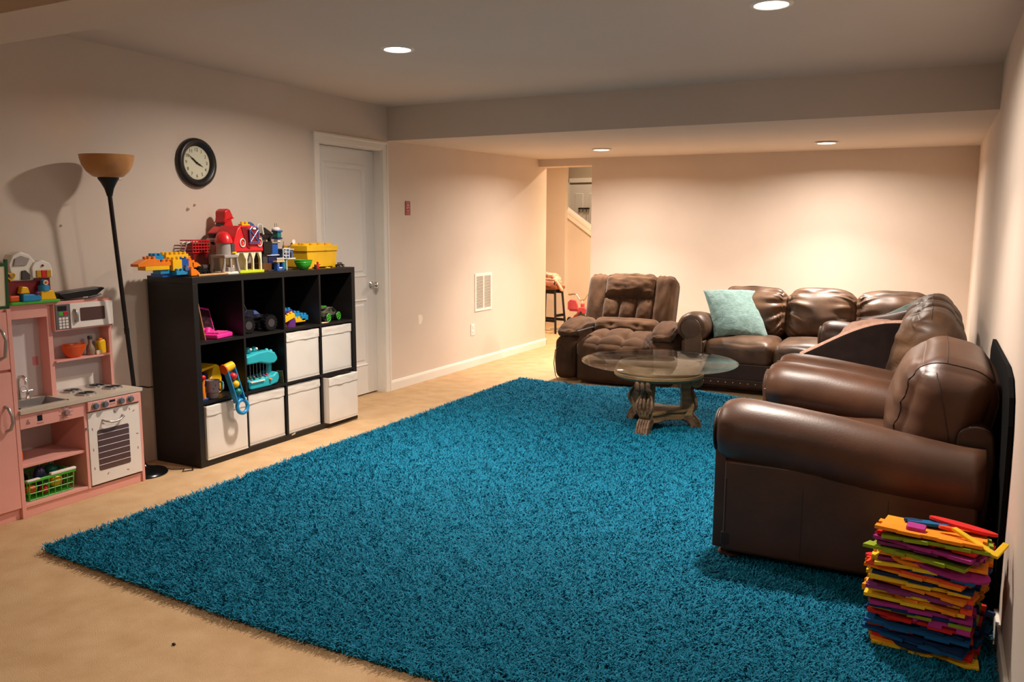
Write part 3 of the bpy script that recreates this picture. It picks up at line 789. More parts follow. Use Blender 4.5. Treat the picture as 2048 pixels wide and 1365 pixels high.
# ================================================================== shag rug
def rug():
    rng = np.random.default_rng(7)
    t = thing('shag_rug', 'large teal shag rug covering most of the carpet', 'rug', (2.5, 1.5, 0.0))
    X0, X1 = 0.775, 4.385
    def yfar(x): return 3.80 + 0.05 * np.sin(x * 3.1) + 0.09 * np.exp(-((x - 2.25) / 0.35) ** 2)
    def ynear(x): return -0.775 - 0.08 * np.clip((x - 0.8) / 1.2, 0, 1)
    def ht(x, y):
        h = 0.012 + 0.006 * (np.sin(x * 2.3 + y * 1.1) + np.sin(y * 2.9 - x * 1.4)) * 0.3
        h = h + 0.035 * np.exp(-(((x - 2.35) / 0.4) ** 2 + ((y - 3.78) / 0.10) ** 2))          # ripple against the sofa
        h = h + 0.012 * np.exp(-(((x - 3.0) / 0.10) ** 2 + ((y - 1.0 - 0.0 * x) / 1.1) ** 2)) * 0.5
        return h
    # backing
    nx, ny = 60, 80
    xs = np.linspace(X0 + 0.01, X1 - 0.01, nx)
    V = []; F = []
    for j in range(ny):
        for i in range(nx):
            x = xs[i]; y = ynear(x) + 0.01 + (yfar(x) - ynear(x) - 0.02) * j / (ny - 1)
            V.append((x - 2.5, y - 1.5, float(ht(x, y)) - 0.002))
    for j in range(ny - 1):
        for i in range(nx - 1):
            a_ = j * nx + i; F.append((a_, a_ + 1, a_ + nx + 1, a_ + nx))
    me = bpy.data.meshes.new('backing'); me.from_pydata(V, [], F); me.update()
    Mb_ = mat('rug_backing', (0, 74, 92), 1.0, spec=0.05)
    mesh_obj('backing', me, Mb_, t, 180)
    # pile: curved tapering blades
    N = 580000
    x = rng.uniform(X0, X1, N); y = rng.uniform(-0.87, 3.98, N)
    ok = (y > ynear(x)) & (y < yfar(x))
    # nothing under the seating's bases
    ok &= ~((x > 3.52) & (y > 0.62) & (y < 3.95))
    x, y = x[ok], y[ok]; n = len(x)
    # clumps: blades lean with a smooth random field plus their own twist
    fld = np.sin(x * 31 + 3 * np.sin(y * 17)) + np.sin(y * 37 + 3 * np.sin(x * 23)) 
    ang = fld * 0.9 + rng.uniform(-2.6, 2.6, n) + 0.6 * np.sin(x * 3.3 + y * 2.1)
    lean = rng.uniform(0.55, 1.35, n)
    L = rng.uniform(0.022, 0.036, n)
    wd = rng.uniform(0.0015, 0.0026, n)
    z0 = ht(x, y)
    dx, dy = np.cos(ang), np.sin(ang)
    tw = ang + np.pi / 2 + rng.uniform(-0.5, 0.5, n)
    px, py = np.cos(tw), np.sin(tw)
    def pt(s_, k):
        a_ = lean * s_
        r_ = L * s_ * np.sin(a_ * 0.9 + 0.1); h_ = L * s_ * np.cos(a_ * 0.85)
        w_ = wd * k
        cx_, cy_, cz_ = x + dx * r_, y + dy * r_, z0 - 0.001 + h_
        return (np.stack([cx_ - px * w_, cy_ - py * w_, cz_], 1), np.stack([cx_ + px * w_, cy_ + py * w_, cz_], 1), np.stack([cx_, cy_, cz_], 1))
    a0, b0, _ = pt(np.zeros(n), 0.8)
    a1, b1, _ = pt(np.full(n, 0.55), 1.0)
    a2, b2, _ = pt(np.ones(n), 0.75)
    VV = np.stack([a0, b0, b1, a1, b2, a2], 1).reshape(-1, 3) - np.array([2.5, 1.5, 0.0])
    base = np.arange(n)[:, None] * 6
    quads = np.stack([base + np.array([[0, 1, 2, 3]]), base + np.array([[3, 2, 4, 5]])], 1).reshape(-1, 4)
    me = bpy.data.meshes.new('pile')
    me.vertices.add(n * 6); me.vertices.foreach_set('co', VV.astype(np.float32).ravel())
    loops = quads.ravel().astype(np.int32)
    me.loops.add(len(loops)); me.loops.foreach_set('vertex_index', loops)
    ls = (np.arange(2 * n) * 4).astype(np.int32)
    me.polygons.add(2 * n); me.polygons.foreach_set('loop_start', ls)
    me.update(calc_edges=True)
    Mp = bpy.data.materials.new('rug_pile'); Mp.use_nodes = True
    nt = Mp.node_tree; b_ = nt.nodes['Principled BSDF']
    b_.inputs['Roughness'].default_value = 0.75; b_.inputs['Specular IOR Level'].default_value = 0.25
    tc = nt.nodes.new('ShaderNodeTexCoord'); no = nt.nodes.new('ShaderNodeTexNoise')
    no.inputs['Scale'].default_value = 90; no.inputs['Detail'].default_value = 3
    nt.links.new(tc.outputs['Object'], no.inputs['Vector'])
    rp = nt.nodes.new('ShaderNodeValToRGB')
    rp.color_ramp.elements[0].position = 0.3; rp.color_ramp.elements[0].color = (*lin((0, 94, 124)), 1)
    rp.color_ramp.elements[1].position = 0.7; rp.color_ramp.elements[1].color = (*lin((4, 136, 170)), 1)
    nt.links.new(no.outputs['Fac'], rp.inputs['Fac']); nt.links.new(rp.outputs['Color'], b_.inputs['Base Color'])
    o = mesh_obj('pile', me, Mp, t)
    o['kind'] = 'stuff'
    return t
rug()
# ================================================================== black cube shelf with fabric bins
M_shelf = mat('black_brown_veneer', (20, 16, 15), 0.45, rgb2=(14, 11, 11), vscale=5, stretch=(1, 1, 10), detail=6)
M_bin = mat('white_fabric_bin', (222, 214, 204), 0.8, var=0.04, vscale=3, bump=0.12, bscale=14, bdist=0.008)
SX0, SX1 = 0.022, 0.395           # back and front of the shelf
SY0 = 0.447; SW = 1.465; SH = 1.118
CELL = 0.335; DIV = 0.0163; OUT = 0.038
def cell_y(i): return SY0 + OUT + i * (CELL + DIV)
def cell_z(j): return OUT + (2 - j) * (CELL + DIV)          # j = 0 top row
sh = thing('cube_shelf', 'black four-by-three cube shelf standing against the wall beside the white door', 'shelf', (SX0, SY0, 0))
DEP = SX1 - SX0
MB().box(0, DEP, 0, SW, SH - OUT, SH).obj('top_board', M_shelf, sh, bevel=0.002)
MB().box(0, DEP, 0, SW, 0, OUT).obj('bottom_board', M_shelf, sh, bevel=0.002)
for y in (0, SW - OUT): MB().box(0, DEP, y, y + OUT, OUT, SH - OUT).obj('side_panel', M_shelf, sh, bevel=0.002)
for i in (1, 2, 3):
    y = OUT + i * (CELL + DIV) - DIV
    MB().box(0.004, DEP - 0.002, y, y + DIV, OUT, SH - OUT).obj('upright_divider', M_shelf, sh)
for j in (1, 2):
    z = OUT + j * (CELL + DIV) - DIV
    for i in range(4):
        y = OUT + i * (CELL + DIV)
        MB().box(0.004, DEP - 0.002, y, y + CELL, z, z + DIV).obj('shelf_board', M_shelf, sh)
MB().box(0.0, 0.004, OUT, SW - OUT, OUT, SH - OUT).obj('back_panel', M_shelf, sh)

def bin_(i, j, out, label, seed, tilt=0.0):
    t = thing('fabric_bin', label, 'storage bin', (SX1 - 0.36 + out, cell_y(i) + CELL / 2, cell_z(j) + 0.001), tilt, group='white fabric bins in the cube shelf')
    w, d_, h, th = 0.318, 0.34, 0.322, 0.008
    b_ = MB()
    b_.box(0, d_, -w / 2, w / 2, 0, th)
    b_.obj('base_board', M_bin, t)
    def wall(nm, dim, loc, rot=None):
        def f(u, p):
            n_ = noise.noise(Vector((u.y * 1.6 + seed, u.z * 1.8, u.x + seed * 3))) * 0.006
            return (n_ * (1 - u.y * u.y) * (1 - u.z * u.z), 0, 0.004 * noise.noise(Vector((u.y * 2 + seed, seed, 0))) * sstep(0.5, 1, u.z))
        return soft(nm, dim, M_bin, t, loc, r=0.004, n=10, f=f)
    wall('front_panel', (th, w, h), (d_ - th / 2, 0, h / 2 + 0.002))
    MB().box(0, th, -w / 2, w / 2, th, h - .004).obj('rear_panel', M_bin, t)
    for s_ in (-1, 1): MB().box(th, d_ - th, s_ * (w / 2 - th / 2) - th / 2, s_ * (w / 2 - th / 2) + th / 2, th, h - .002).obj('side_panel', M_bin, t)
    # sewn band round the top edge, slightly proud and rumpled
    def fb(u, p):
        n_ = noise.noise(Vector((u.y * 4 + seed * 2, u.z * 1.2, seed))) * 0.003
        return (max(n_, -0.001), 0, 0.006 * noise.noise(Vector((u.y * 2.2 + seed, 3, 0))))
    soft('top_band', (0.006, w + 0.002, 0.058), M_bin, t, (d_ + 0.0015, 0, h - 0.029), r=0.0025, n=14, f=fb)
    return t
bin_(2, 1, 0.010, 'white fabric bin, middle row, below the coloured block pile', 1)
bin_(3, 1, 0.010, 'white fabric bin, middle row, below the black and green toy car', 2)
bin_(0, 2, 0.028, 'white fabric bin, bottom row, under the blue ring toy', 3)
bin_(1, 2, 0.006, 'white fabric bin, bottom row, below the turquoise crocodile toy', 4)
bin_(2, 2, 0.006, 'white fabric bin, bottom row, with a small paper tag at its corner', 5)
bin_(3, 2, 0.062, 'white fabric bin, bottom row, pulled furthest out next to the door', 6)
tg = MB().cbox((0, 0, 0), (0.001, 0.034, 0.014), rot=(0.3, 0.4, 0)).obj('paper_tag', M_trim)
tg.location = (SX1 + 0.002, cell_y(2) + 0.035, OUT - 0.006)
tag(tg, 'small white paper tag at the lower corner of a bin', 'tag')
# ================================================================== toys on the shelf
def pl(name, rgb, rough=0.32, **k): return mat('plastic_' + name, rgb, rough, spec=0.5, var=0.06, vscale=14, **k)
P_red = pl('red', (206, 30, 36)); P_dred = pl('dark_red', (120, 18, 24)); P_yel = pl('yellow', (238, 184, 20)); P_blue = pl('blue', (20, 84, 170))
P_lblue = pl('light_blue', (34, 136, 190)); P_org = pl('orange', (238, 128, 26)); P_grn = pl('green', (70, 178, 48)); P_lime = pl('lime', (190, 204, 34))
P_wht = pl('white', (228, 222, 210)); P_gry = pl('grey', (158, 148, 142)); P_dgry = pl('dark_grey', (66, 62, 62)); P_blk = pl('black', (16, 15, 16))
P_pink = pl('pink', (226, 50, 150)); P_pur = pl('purple', (98, 44, 120)); P_turq = pl('turquoise', (48, 172, 184)); P_navy = pl('navy', (24, 34, 84))
P_cream = pl('cream', (232, 214, 180)); P_teal = pl('teal_dark', (20, 110, 100)); P_dork = pl('deep_orange', (214, 84, 20)); P_slate = pl('slate_blue', (70, 96, 150))
P_silver = mat('toy_silver', (180, 176, 170), 0.3, 0.7)
P_mint = pl('mint', (120, 206, 186)); P_lilac = pl('lilac_grey', (158, 138, 140))
def XZ(y0=0.0):            # outline drawn in local x,z; thickness along +y
    return Matrix(((1, 0, 0, 0), (0, 0, 1, y0), (0, 1, 0, 0), (0, 0, 0, 1)))
def YZ(x0=0.0):            # outline drawn in local y,z; thickness along x
    return Matrix(((0, 0, 1, x0), (1, 0, 0, 0), (0, 1, 0, 0), (0, 0, 0, 1)))
# toy frame: local +x runs to the viewer's right along the wall, +y towards the wall
def toy(name, label, cat, y, x, z, rz=0.0, group=None, rot=None):
    return thing(name, label, cat, (x, y, z), PI / 2 + rz, group, rot=(rot[0], rot[1], PI / 2 + rz) if rot else None)
def block(parent, x, y, z, nx, ny, h, mt, u=0.032, slope=0, rz=0.0):
    """studded building block; x,y,z = its low corner"""
    m_ = MB(); w, d_ = nx * u, ny * u
    if slope: m_.prism([(0, 0), (w, 0), (w, h), (w * 0.45 if slope > 0 else w, h), (0, h * 0.35)] if slope > 0 else [(0, 0), (w, 0), (w, h * .35), (w * 0.55, h), (0, h)], 0, d_, XZ())
    else: m_.box(0, w, 0, d_, 0, h)
    for i in range(nx):
        if slope > 0 and i < nx / 2: continue
        if slope < 0 and i >= nx / 2: continue
        for j in range(ny):
            m_.lathe([(u * 0.33, h - 0.001), (u * 0.33, h + u * 0.38), (u * 0.28, h + u * 0.44)], 12, Matrix.Translation(((i + .5) * u, (j + .5) * u, 0)))
    return m_.obj('block', mt, parent, bevel=0.0015, loc=(x, y, z), rot=(0, 0, rz))
def wheel(parent, c, r, w, mt, hub=None, axis='Y', name='wheel'):
    R_ = Matrix.Translation(c) @ (Matrix.Rotation(PI / 2, 4, 'X') if axis == 'Y' else Matrix.Rotation(PI / 2, 4, 'Y'))
    m_ = MB().lathe([(r * 0.55, -w / 2), (r * 0.9, -w / 2), (r, -w * 0.3), (r, w * 0.3), (r * 0.9, w / 2), (r * 0.55, w / 2)], 20, R_)
    o = m_.obj(name, mt, parent, smooth=40)
    if hub: MB().lathe([(r * 0.5, -w * 0.52), (r * 0.5, w * 0.52)], 14, R_).obj('hub', hub, o)
    return o
TOP = SH
# 1 flying machine of big blocks hanging over the left end of the shelf
t = toy('block_airplane', 'orange, yellow and blue block airplane overhanging the left end of the shelf', 'toy blocks', 0.19, 0.28, TOP)
for a in ((0.17, 0.02, 0.0, 6, 3, 0.022, P_blue), (0.15, 0.01, 0.020, 2, 2, 0.03, P_lblue), (0.045, 0.0, 0.044, 5, 2, 0.022, P_yel), (0.125, 0.0, 0.066, 3, 2, 0.022, P_org),
          (0.12, 0.02, 0.088, 2, 2, 0.034, P_lblue), (0.22, -0.01, 0.036, 2, 2, 0.062, P_yel), (0.225, 0.05, 0.103, 5, 2, 0.022, P_yel), (0.28, 0.04, 0.048, 3, 2, 0.05, P_blue),
          (0.225, -0.03, 0.012, 3, 2, 0.022, P_lblue), (0.285, -0.035, 0.034, 1, 1, 0.02, P_slate), (0.365, 0.06, 0.035, 2, 2, 0.05, P_org), (0.35, 0.07, 0.088, 1, 1, 0.03, P_lblue), (0.385, 0.07, 0.088, 1, 1, 0.026, P_org)):
    block(t, *a)
block(t, 0.0, 0.0, 0.066, 4, 2, 0.04, P_org, slope=1)
block(t, 0.31, -0.05, 0.004, 2, 2, 0.038, P_org, slope=-1)
block(t, 0.42, 0.06, 0.045, 2, 2, 0.03, P_org, slope=-1)
# 2 tan wooden stick at the front edge
tag(MB().cyl((0.385, 0.50, TOP + 0.0075), (0.355, 0.75, TOP + 0.0075), 0.0075, 0.0065, 10).obj('wooden_stick', mat('stick_wood', (186, 142, 92), 0.6, var=0.15, vscale=20)), 'tan wooden stick lying on the front edge of the shelf top', 'stick')
# 3 black toy track heap
t = toy('toy_train', 'small black toy train pieces lying beside the block airplane', 'toy train', 0.63, 0.24, TOP)
MB().box(0, 0.13, 0.0, 0.05, 0.008, 0.030).obj('chassis', P_blk, t, bevel=0.004)
MB().box(0.015, 0.05, 0.005, 0.045, 0.030, 0.052).obj('cab', P_blk, t, bevel=0.004)
MB().cyl((0.05, 0.025, 0.042), (0.12, 0.025, 0.042), 0.017).obj('boiler', P_dgry, t, smooth=40)
for wx in (0.02, 0.05, 0.08, 0.11): wheel(t, (wx, -0.002, 0.012), 0.012, 0.008, P_blk)
# 4 red wire basket cart with grey handle
t = toy('toy_cart', 'dark red toy cart with a grey wire hoop left of the barn', 'toy cart', 0.655, 0.14, TOP)
MB().box(0.035, 0.16, 0.0, 0.09, 0.0, 0.13).obj('body', P_dred, t, bevel=0.012)
bk = MB()
for k in range(5): bk.tube([(0.03, -0.005, 0.13 + 0.018 * k), (0.16, -0.005, 0.13 + 0.018 * k), (0.16, 0.10, 0.13 + 0.018 * k), (0.03, 0.10, 0.13 + 0.018 * k)], 0.0035, 6, True)
for k in range(7):
    xx = 0.03 + 0.13 * k / 6; bk.tube([(xx, -0.005, 0.125), (xx, -0.005, 0.205)], 0.003, 6)
bk.obj('basket', P_red, t)
MB().box(0.045, 0.155, 0.005, 0.085, 0.13, 0.19).obj('basket_lining', P_dred, t, bevel=0.01)
for off in (0.01, 0.05):
    MB().tube([(0.045, off, 0.20), (0.0, off, 0.185), (-0.022, off, 0.13), (-0.02, off, 0.07), (0.005, off, 0.035), (0.035, off, 0.03)], 0.004, 6).obj('wire_hoop', P_silver, t)
# 5 barn
t = toy('toy_barn', 'red-roofed toy barn with grey silo and lime base on the shelf top', 'toy barn', 0.722, 0.345, TOP)
t.scale = (0.86, 1, 1)
MB().box(0.16, 0.40, 0.0, 0.17, 0.0, 0.018).obj('base_plate', P_lime, t, bevel=0.004)
MB().box(0.0, 0.15, -0.005, 0.15, 0.0, 0.016).obj('silo_base', P_wht, t, bevel=0.004)
# white ground floor with gothic openings
def gothic(x0, x1, h): 
    w = x1 - x0
    return [(x0, 0.018), (x0, 0.018 + h * .55), (x0 + w * .22, 0.018 + h), (x1 - w * .22, 0.018 + h), (x1, 0.018 + h * .55), (x1, 0.018)]
posts = MB()
for x0, x1 in ((0.135, 0.148), (0.232, 0.246), (0.300, 0.312), (0.375, 0.390)): posts.box(x0, x1, 0.01, 0.026, 0.016, 0.135)
posts.obj('posts', P_cream, t, bevel=0.002)
for x0, x1 in ((0.148, 0.232), (0.246, 0.300), (0.312, 0.375)):
    b_ = MB(); w = x1 - x0
    b_.prism([(x0, 0.135), (x0, 0.085), (x0 + w * .3, 0.125), (x1 - w * .3, 0.125), (x1, 0.085), (x1, 0.135)], 0.010, 0.026, XZ())
    b_.obj('arch', P_cream, t)
MB().box(0.14, 0.385, 0.15, 0.158, 0.016, 0.135).obj('rear_wall', P_cream, t)
MB().box(0.165, 0.20, 0.06, 0.12, 0.018, 0.05).obj('feed_trough', P_cream, t, bevel=0.003)
roof = [(0.105, 0.132), (0.400, 0.132), (0.385, 0.20), (0.360, 0.268), (0.325, 0.292), (0.18, 0.292), (0.150, 0.268), (0.118, 0.20)]
MB().prism(roof, 0.0, 0.165, XZ()).obj('roof', P_red, t, bevel=0.008, seg=3)
MB().prism([(0.185, 0.285), (0.250, 0.285), (0.262, 0.15), (0.235, 0.16)], -0.004, 0.004, XZ()).obj('roof_recess', P_dred, t)
MB().box(0.246, 0.342, -0.016, 0.0, 0.178, 0.188).obj('loft_sill', P_red, t, bevel=0.003)
dr = MB().prism([(0.252, 0.19), (0.336, 0.19), (0.336, 0.268), (0.318, 0.283), (0.270, 0.283), (0.252, 0.268)], -0.014, -0.001, XZ()).obj('loft_door', P_dred, t, bevel=0.002)
xb = MB()
for a_, b_ in (((0.256, 0.194), (0.332, 0.266)), ((0.332, 0.194), (0.256, 0.266))): xb.tube([(a_[0], -0.016, a_[1]), (b_[0], -0.016, b_[1])], 0.0045, 6)
xb.tube([(0.252, -0.015, 0.19), (0.336, -0.015, 0.19), (0.336, -0.015, 0.268), (0.318, -0.015, 0.283), (0.270, -0.015, 0.283), (0.252, -0.015, 0.268)], 0.0055, 6, True)
xb.obj('cross_brace', P_slate, dr)
MB().sphere((0.294, -0.018, 0.274), (0.017, 0.004, 0.007), 14, 8).obj('name_badge', P_wht, dr)
for cx in (0.192, 0.358):
    w_ = MB(); Mw = Matrix.Translation((cx, -0.004, 0.188)) @ Matrix.Rotation(PI / 2, 4, 'X')
    w_.torus((0, 0, 0), 0.024, 0.0035, 24, 6, Mw); w_.torus((0, 0, 0), 0.011, 0.003, 4, 6, Mw)
    w_.obj('round_window', P_wht, t)
# silo
sl_ = MB().lathe([(0.05, 0.115), (0.048, 0.19)], 24, Matrix.Translation((0.075, 0.05, 0)), cap=True).obj('silo', P_gry, t, smooth=40)
MB().box(0.085, 0.118, -0.004, 0.02, 0.13, 0.185).obj('silo_window', P_dgry, sl_, bevel=0.004)
MB().prism([(0.085, 0.128), (0.122, 0.124), (0.122, 0.136), (0.095, 0.134)], -0.012, 0.0, XZ()).obj('chute', P_yel, sl_)
MB().lathe([(0.056, 0.188), (0.056, 0.198), (0.052, 0.214), (0.042, 0.236), (0.024, 0.252), (0.001, 0.257)], 24, Matrix.Translation((0.075, 0.05, 0))).obj('silo_dome', P_red, sl_, smooth=50)
MB().box(0.012, 0.14, -0.01, 0.11, 0.098, 0.118).obj('silo_deck', P_gry, t, bevel=0.005)
for (x0, s_) in ((0.02, -1), (0.132, 1)):
    for yy in (0.0, 0.10):
        MB().tube([(x0, yy, 0.10), (x0 + s_ * 0.002, yy, 0.07), (x0 + s_ * 0.012, yy, 0.03), (x0 + s_ * 0.016, yy, 0.014)], [0.008, 0.009, 0.011, 0.013], 8).obj('silo_leg', P_gry, t, smooth=60)
MB().box(0.068, 0.084, -0.006, 0.01, 0.014, 0.10).obj('front_post', P_gry, t, bevel=0.002)
MB().box(0.048, 0.108, -0.004, 0.03, 0.014, 0.042).obj('step', P_gry, t, bevel=0.004)
# 6 red fire truck tipped nose-down over the barn roof
t = toy('toy_truck', 'red toy truck tipped nose-down against the barn roof', 'toy truck', 0.965, 0.112, TOP + 0.272, 0.0, rot=(0, math.radians(-20), 0))
MB().box(-0.105, 0.07, -0.045, 0.045, -0.05, -0.01).obj('chassis', P_red, t, bevel=0.006)
MB().prism([(-0.105, -0.012), (-0.03, -0.012), (-0.03, 0.028), (-0.045, 0.03), (-0.10, 0.010)], -0.042, 0.042, XZ()).obj('bonnet', P_red, t, bevel=0.006)
MB().prism([(-0.04, 0.0), (0.05, 0.0), (0.05, 0.052), (-0.005, 0.052)], -0.04, 0.04, XZ()).obj('cab', P_red, t, bevel=0.008)
MB().prism([(-0.036, 0.010), (-0.008, 0.046), (-0.010, 0.050), (-0.041, 0.012)], -0.034, 0.034, XZ()).obj('windscreen', P_blk, t)
MB().prism([(-0.02, 0.050), (0.07, 0.050), (0.062, 0.105), (0.045, 0.120), (0.012, 0.112), (-0.002, 0.075)], -0.044, 0.044, XZ()).obj('roof_unit', P_red, t, bevel=0.012, seg=3)
MB().box(-0.018, 0.068, -0.046, 0.046, 0.046, 0.053).obj('roof_brim', P_red, t, bevel=0.003)
MB().box(-0.120, -0.104, -0.046, 0.046, -0.045, -0.022).obj('bumper', P_silver, t, bevel=0.004)
MB().box(-0.107, -0.101, -0.03, 0.03, -0.018, 0.006).obj('grille', P_blk, t)
for wx in (-0.065, 0.04):
    for wy in (-0.045, 0.045): wheel(t, (wx, wy, -0.055), 0.028, 0.02, P_dgry, P_silver)
# 7 yellow block on the barn roof, 8 blue cap
t = toy('toy_block', 'small yellow studded block on top of the barn roof', 'toy block', 1.005, 0.23, TOP + 0.2925)
block(t, 0, 0, 0, 2, 1, 0.010, P_yel, u=0.034)
t = toy('baseball_cap', 'small slate blue toy cap perched behind the barn above the black truck', 'cap', 1.195, 0.09, TOP + 0.262, rot=(0, math.radians(18), 0))
MB().lathe([(0.045, 0.0), (0.043, 0.02), (0.034, 0.042), (0.016, 0.054), (0.001, 0.056)], 20).obj('crown', P_slate, t, smooth=60)
MB().sphere((0.05, 0, 0.006), (0.042, 0.036, 0.008), 16, 8).obj('peak', P_slate, t, smooth=180)
# 9 black police truck propped on the station
t = toy('toy_truck', 'black toy truck with silver wing frame stacked behind the police station', 'toy truck', 1.275, 0.105, TOP + 0.205, rot=(0, math.radians(6), 0))
MB().box(-0.07, 0.10, -0.04, 0.04, 0.0, 0.035).obj('body', P_blk, t, bevel=0.006)
MB().prism([(-0.05, 0.033), (0.03, 0.033), (0.10, 0.036), (0.07, 0.056), (0.015, 0.078), (-0.045, 0.078)], -0.036, 0.036, XZ()).obj('cab', P_blk, t, bevel=0.005)
MB().tube([(-0.07, -0.045, 0.03), (-0.062, -0.045, 0.088), (-0.045, -0.045, 0.092), (-0.026, -0.045, 0.088), (-0.008, -0.045, 0.03)], 0.006, 8).obj('wing_frame', P_wht, t)
MB().box(-0.055, -0.022, -0.044, -0.038, 0.035, 0.078).obj('side_window', P_silver, t)
for wx in (-0.04, 0.07): wheel(t, (wx, -0.042, 0.0), 0.028, 0.022, P_blk, P_silver)
for wx in (-0.04, 0.07): wheel(t, (wx, 0.042, 0.0), 0.028, 0.022, P_blk, P_silver)
# 10 brick police station
t = toy('brick_police_station', 'white and blue toy brick police station beside the green bowl', 'toy building', 1.175, 0.30, TOP)
MB().box(0.0, 0.30, 0.03, 0.17, 0.0, 0.006).obj('base_plate', P_dgry, t)
def sbox(nm, x0, x1, y0, y1, z0, z1, mt, bv=0.0015): return MB().box(x0, x1, y0, y1, z0, z1).obj(nm, mt, t, bevel=bv)
sbox('gatehouse', 0.055, 0.07, 0.0, 0.03, 0.0, 0.055, P_blue); sbox('gatehouse', 0.105, 0.12, 0.0, 0.03, 0.0, 0.055, P_blue)
sbox('gate_wall', 0.07, 0.105, 0.004, 0.02, 0.0, 0.024, P_slate); sbox('gate_sign', 0.072, 0.103, 0.0, 0.005, 0.014, 0.022, P_wht)
sbox('gate_lintel', 0.05, 0.125, -0.002, 0.034, 0.055, 0.064, P_yel)
ra = MB()
for k in range(7): ra.box(0.056 + k * 0.0095, 0.059 + k * 0.0095, -0.002, 0.002, 0.064, 0.080)
ra.box(0.052, 0.122, -0.002, 0.002, 0.080, 0.084); ra.obj('railing', P_wht, t)
sbox('cell_block', 0.02, 0.115, 0.05, 0.15, 0.006, 0.10, P_navy); sbox('upper_floor', 0.04, 0.12, 0.05, 0.13, 0.10, 0.18, P_blue)
sbox('floor_slab', 0.01, 0.125, 0.04, 0.155, 0.098, 0.104, P_wht); sbox('floor_slab', 0.02, 0.13, 0.04, 0.14, 0.178, 0.186, P_gry)
sbox('front_glazing', 0.125, 0.150, 0.01, 0.03, 0.006, 0.075, P_teal); sbox('door_frame', 0.122, 0.127, 0.006, 0.03, 0.0, 0.08, P_wht); sbox('door_frame', 0.150, 0.155, 0.006, 0.03, 0.0, 0.08, P_wht)
lt = MB()
for x_ in (0.112, 0.140, 0.172): lt.box(x_, x_ + 0.004, 0.0, 0.004, 0.075, 0.145)
for z_ in (0.075, 0.095, 0.118, 0.142): lt.box(0.112, 0.176, 0.0, 0.004, z_, z_ + 0.004)
lt.tube([(0.114, 0.002, 0.14), (0.142, 0.002, 0.12)], 0.0018, 6); lt.tube([(0.114, 0.002, 0.115), (0.142, 0.002, 0.085)], 0.0018, 6)
lt.obj('lattice_frame', P_wht, t)
sbox('observation_room', 0.10, 0.135, 0.03, 0.075, 0.215, 0.250, P_teal, 0.003); sbox('room_base', 0.095, 0.14, 0.026, 0.08, 0.205, 0.215, P_navy); sbox('tower_column', 0.104, 0.130, 0.035, 0.07, 0.186, 0.205, P_wht)
sbox('tower_roof', 0.095, 0.142, 0.026, 0.08, 0.250, 0.262, P_blue)
MB().lathe([(0.026, 0.262), (0.028, 0.272), (0.02, 0.282), (0.004, 0.284)], 16, Matrix.Translation((0.112, 0.055, 0))).obj('roof_cap', P_wht, t, smooth=40)
for x_ in (0.103, 0.12): MB().cyl((x_, 0.055, 0.28), (x_, 0.055, 0.308), 0.0015, seg=6).obj('aerial', P_dgry, t)
sbox('roof_terrace', 0.14, 0.215, 0.03, 0.11, 0.138, 0.146, P_wht); sbox('side_wing', 0.165, 0.20, 0.03, 0.10, 0.075, 0.138, P_slate); sbox('side_wing', 0.225, 0.262, 0.05, 0.10, 0.080, 0.132, P_slate)
sbox('wing_roof', 0.215, 0.268, 0.045, 0.105, 0.132, 0.138, P_wht); sbox('wing_deck', 0.19, 0.265, 0.03, 0.11, 0.070, 0.078, P_wht)
MB().tube([(0.15, 0.03, 0.146), (0.152, 0.03, 0.19)], 0.002, 6).obj('lamp_post', P_dgry, t); MB().cyl((0.146, 0.03, 0.145), (0.150, 0.03, 0.165), 0.007, 0.003, 10).obj('post_foot', P_dgry, t)
MB().tube([(0.19, 0.04, 0.13), (0.205, 0.035, 0.155), (0.225, 0.03, 0.165), (0.235, 0.03, 0.18)], 0.004, 6).obj('dish_arm', P_dgry, t)
MB().lathe([(0.002, 0.0), (0.011, 0.003), (0.016, 0.009)], 16, Matrix.Translation((0.236, 0.026, 0.186)) @ Matrix.Rotation(PI / 2, 4, 'X')).obj('radar_dish', P_wht, t, smooth=60)
for k, m__ in enumerate((P_navy, P_blk)): MB().box(0.205 + k * 0.016, 0.215 + k * 0.016, 0.035, 0.045, 0.078, 0.115).obj('figure', m__, t, bevel=0.002)
sbox('rear_pillar', -0.02, 0.03, 0.05, 0.14, 0.0, 0.13, P_dgry); sbox('dark_wing', -0.03, 0.05, 0.03, 0.14, 0.11, 0.19, P_blk, .004); sbox('stone_block', -0.035, 0.045, 0.04, 0.12, 0.0, 0.05, pl('brown', (96, 62, 30)))
# 11 green bowl
t = toy('green_bowl', 'glossy green plastic bowl on the shelf top before the yellow box', 'bowl', 1.445, 0.33, TOP)
t.scale = (0.8, 0.8, 0.95)
MB().lathe([(0.028, 0.0), (0.034, 0.002), (0.055, 0.02), (0.07, 0.045), (0.075, 0.066), (0.077, 0.068), (0.072, 0.068), (0.066, 0.045), (0.05, 0.022), (0.001, 0.008)], 32, cap=True).obj('shell', P_grn, t, smooth=60)
MB().torus((0, 0, 0.052), 0.0725, 0.002, 32, 6).obj('rim_band', P_grn, t)
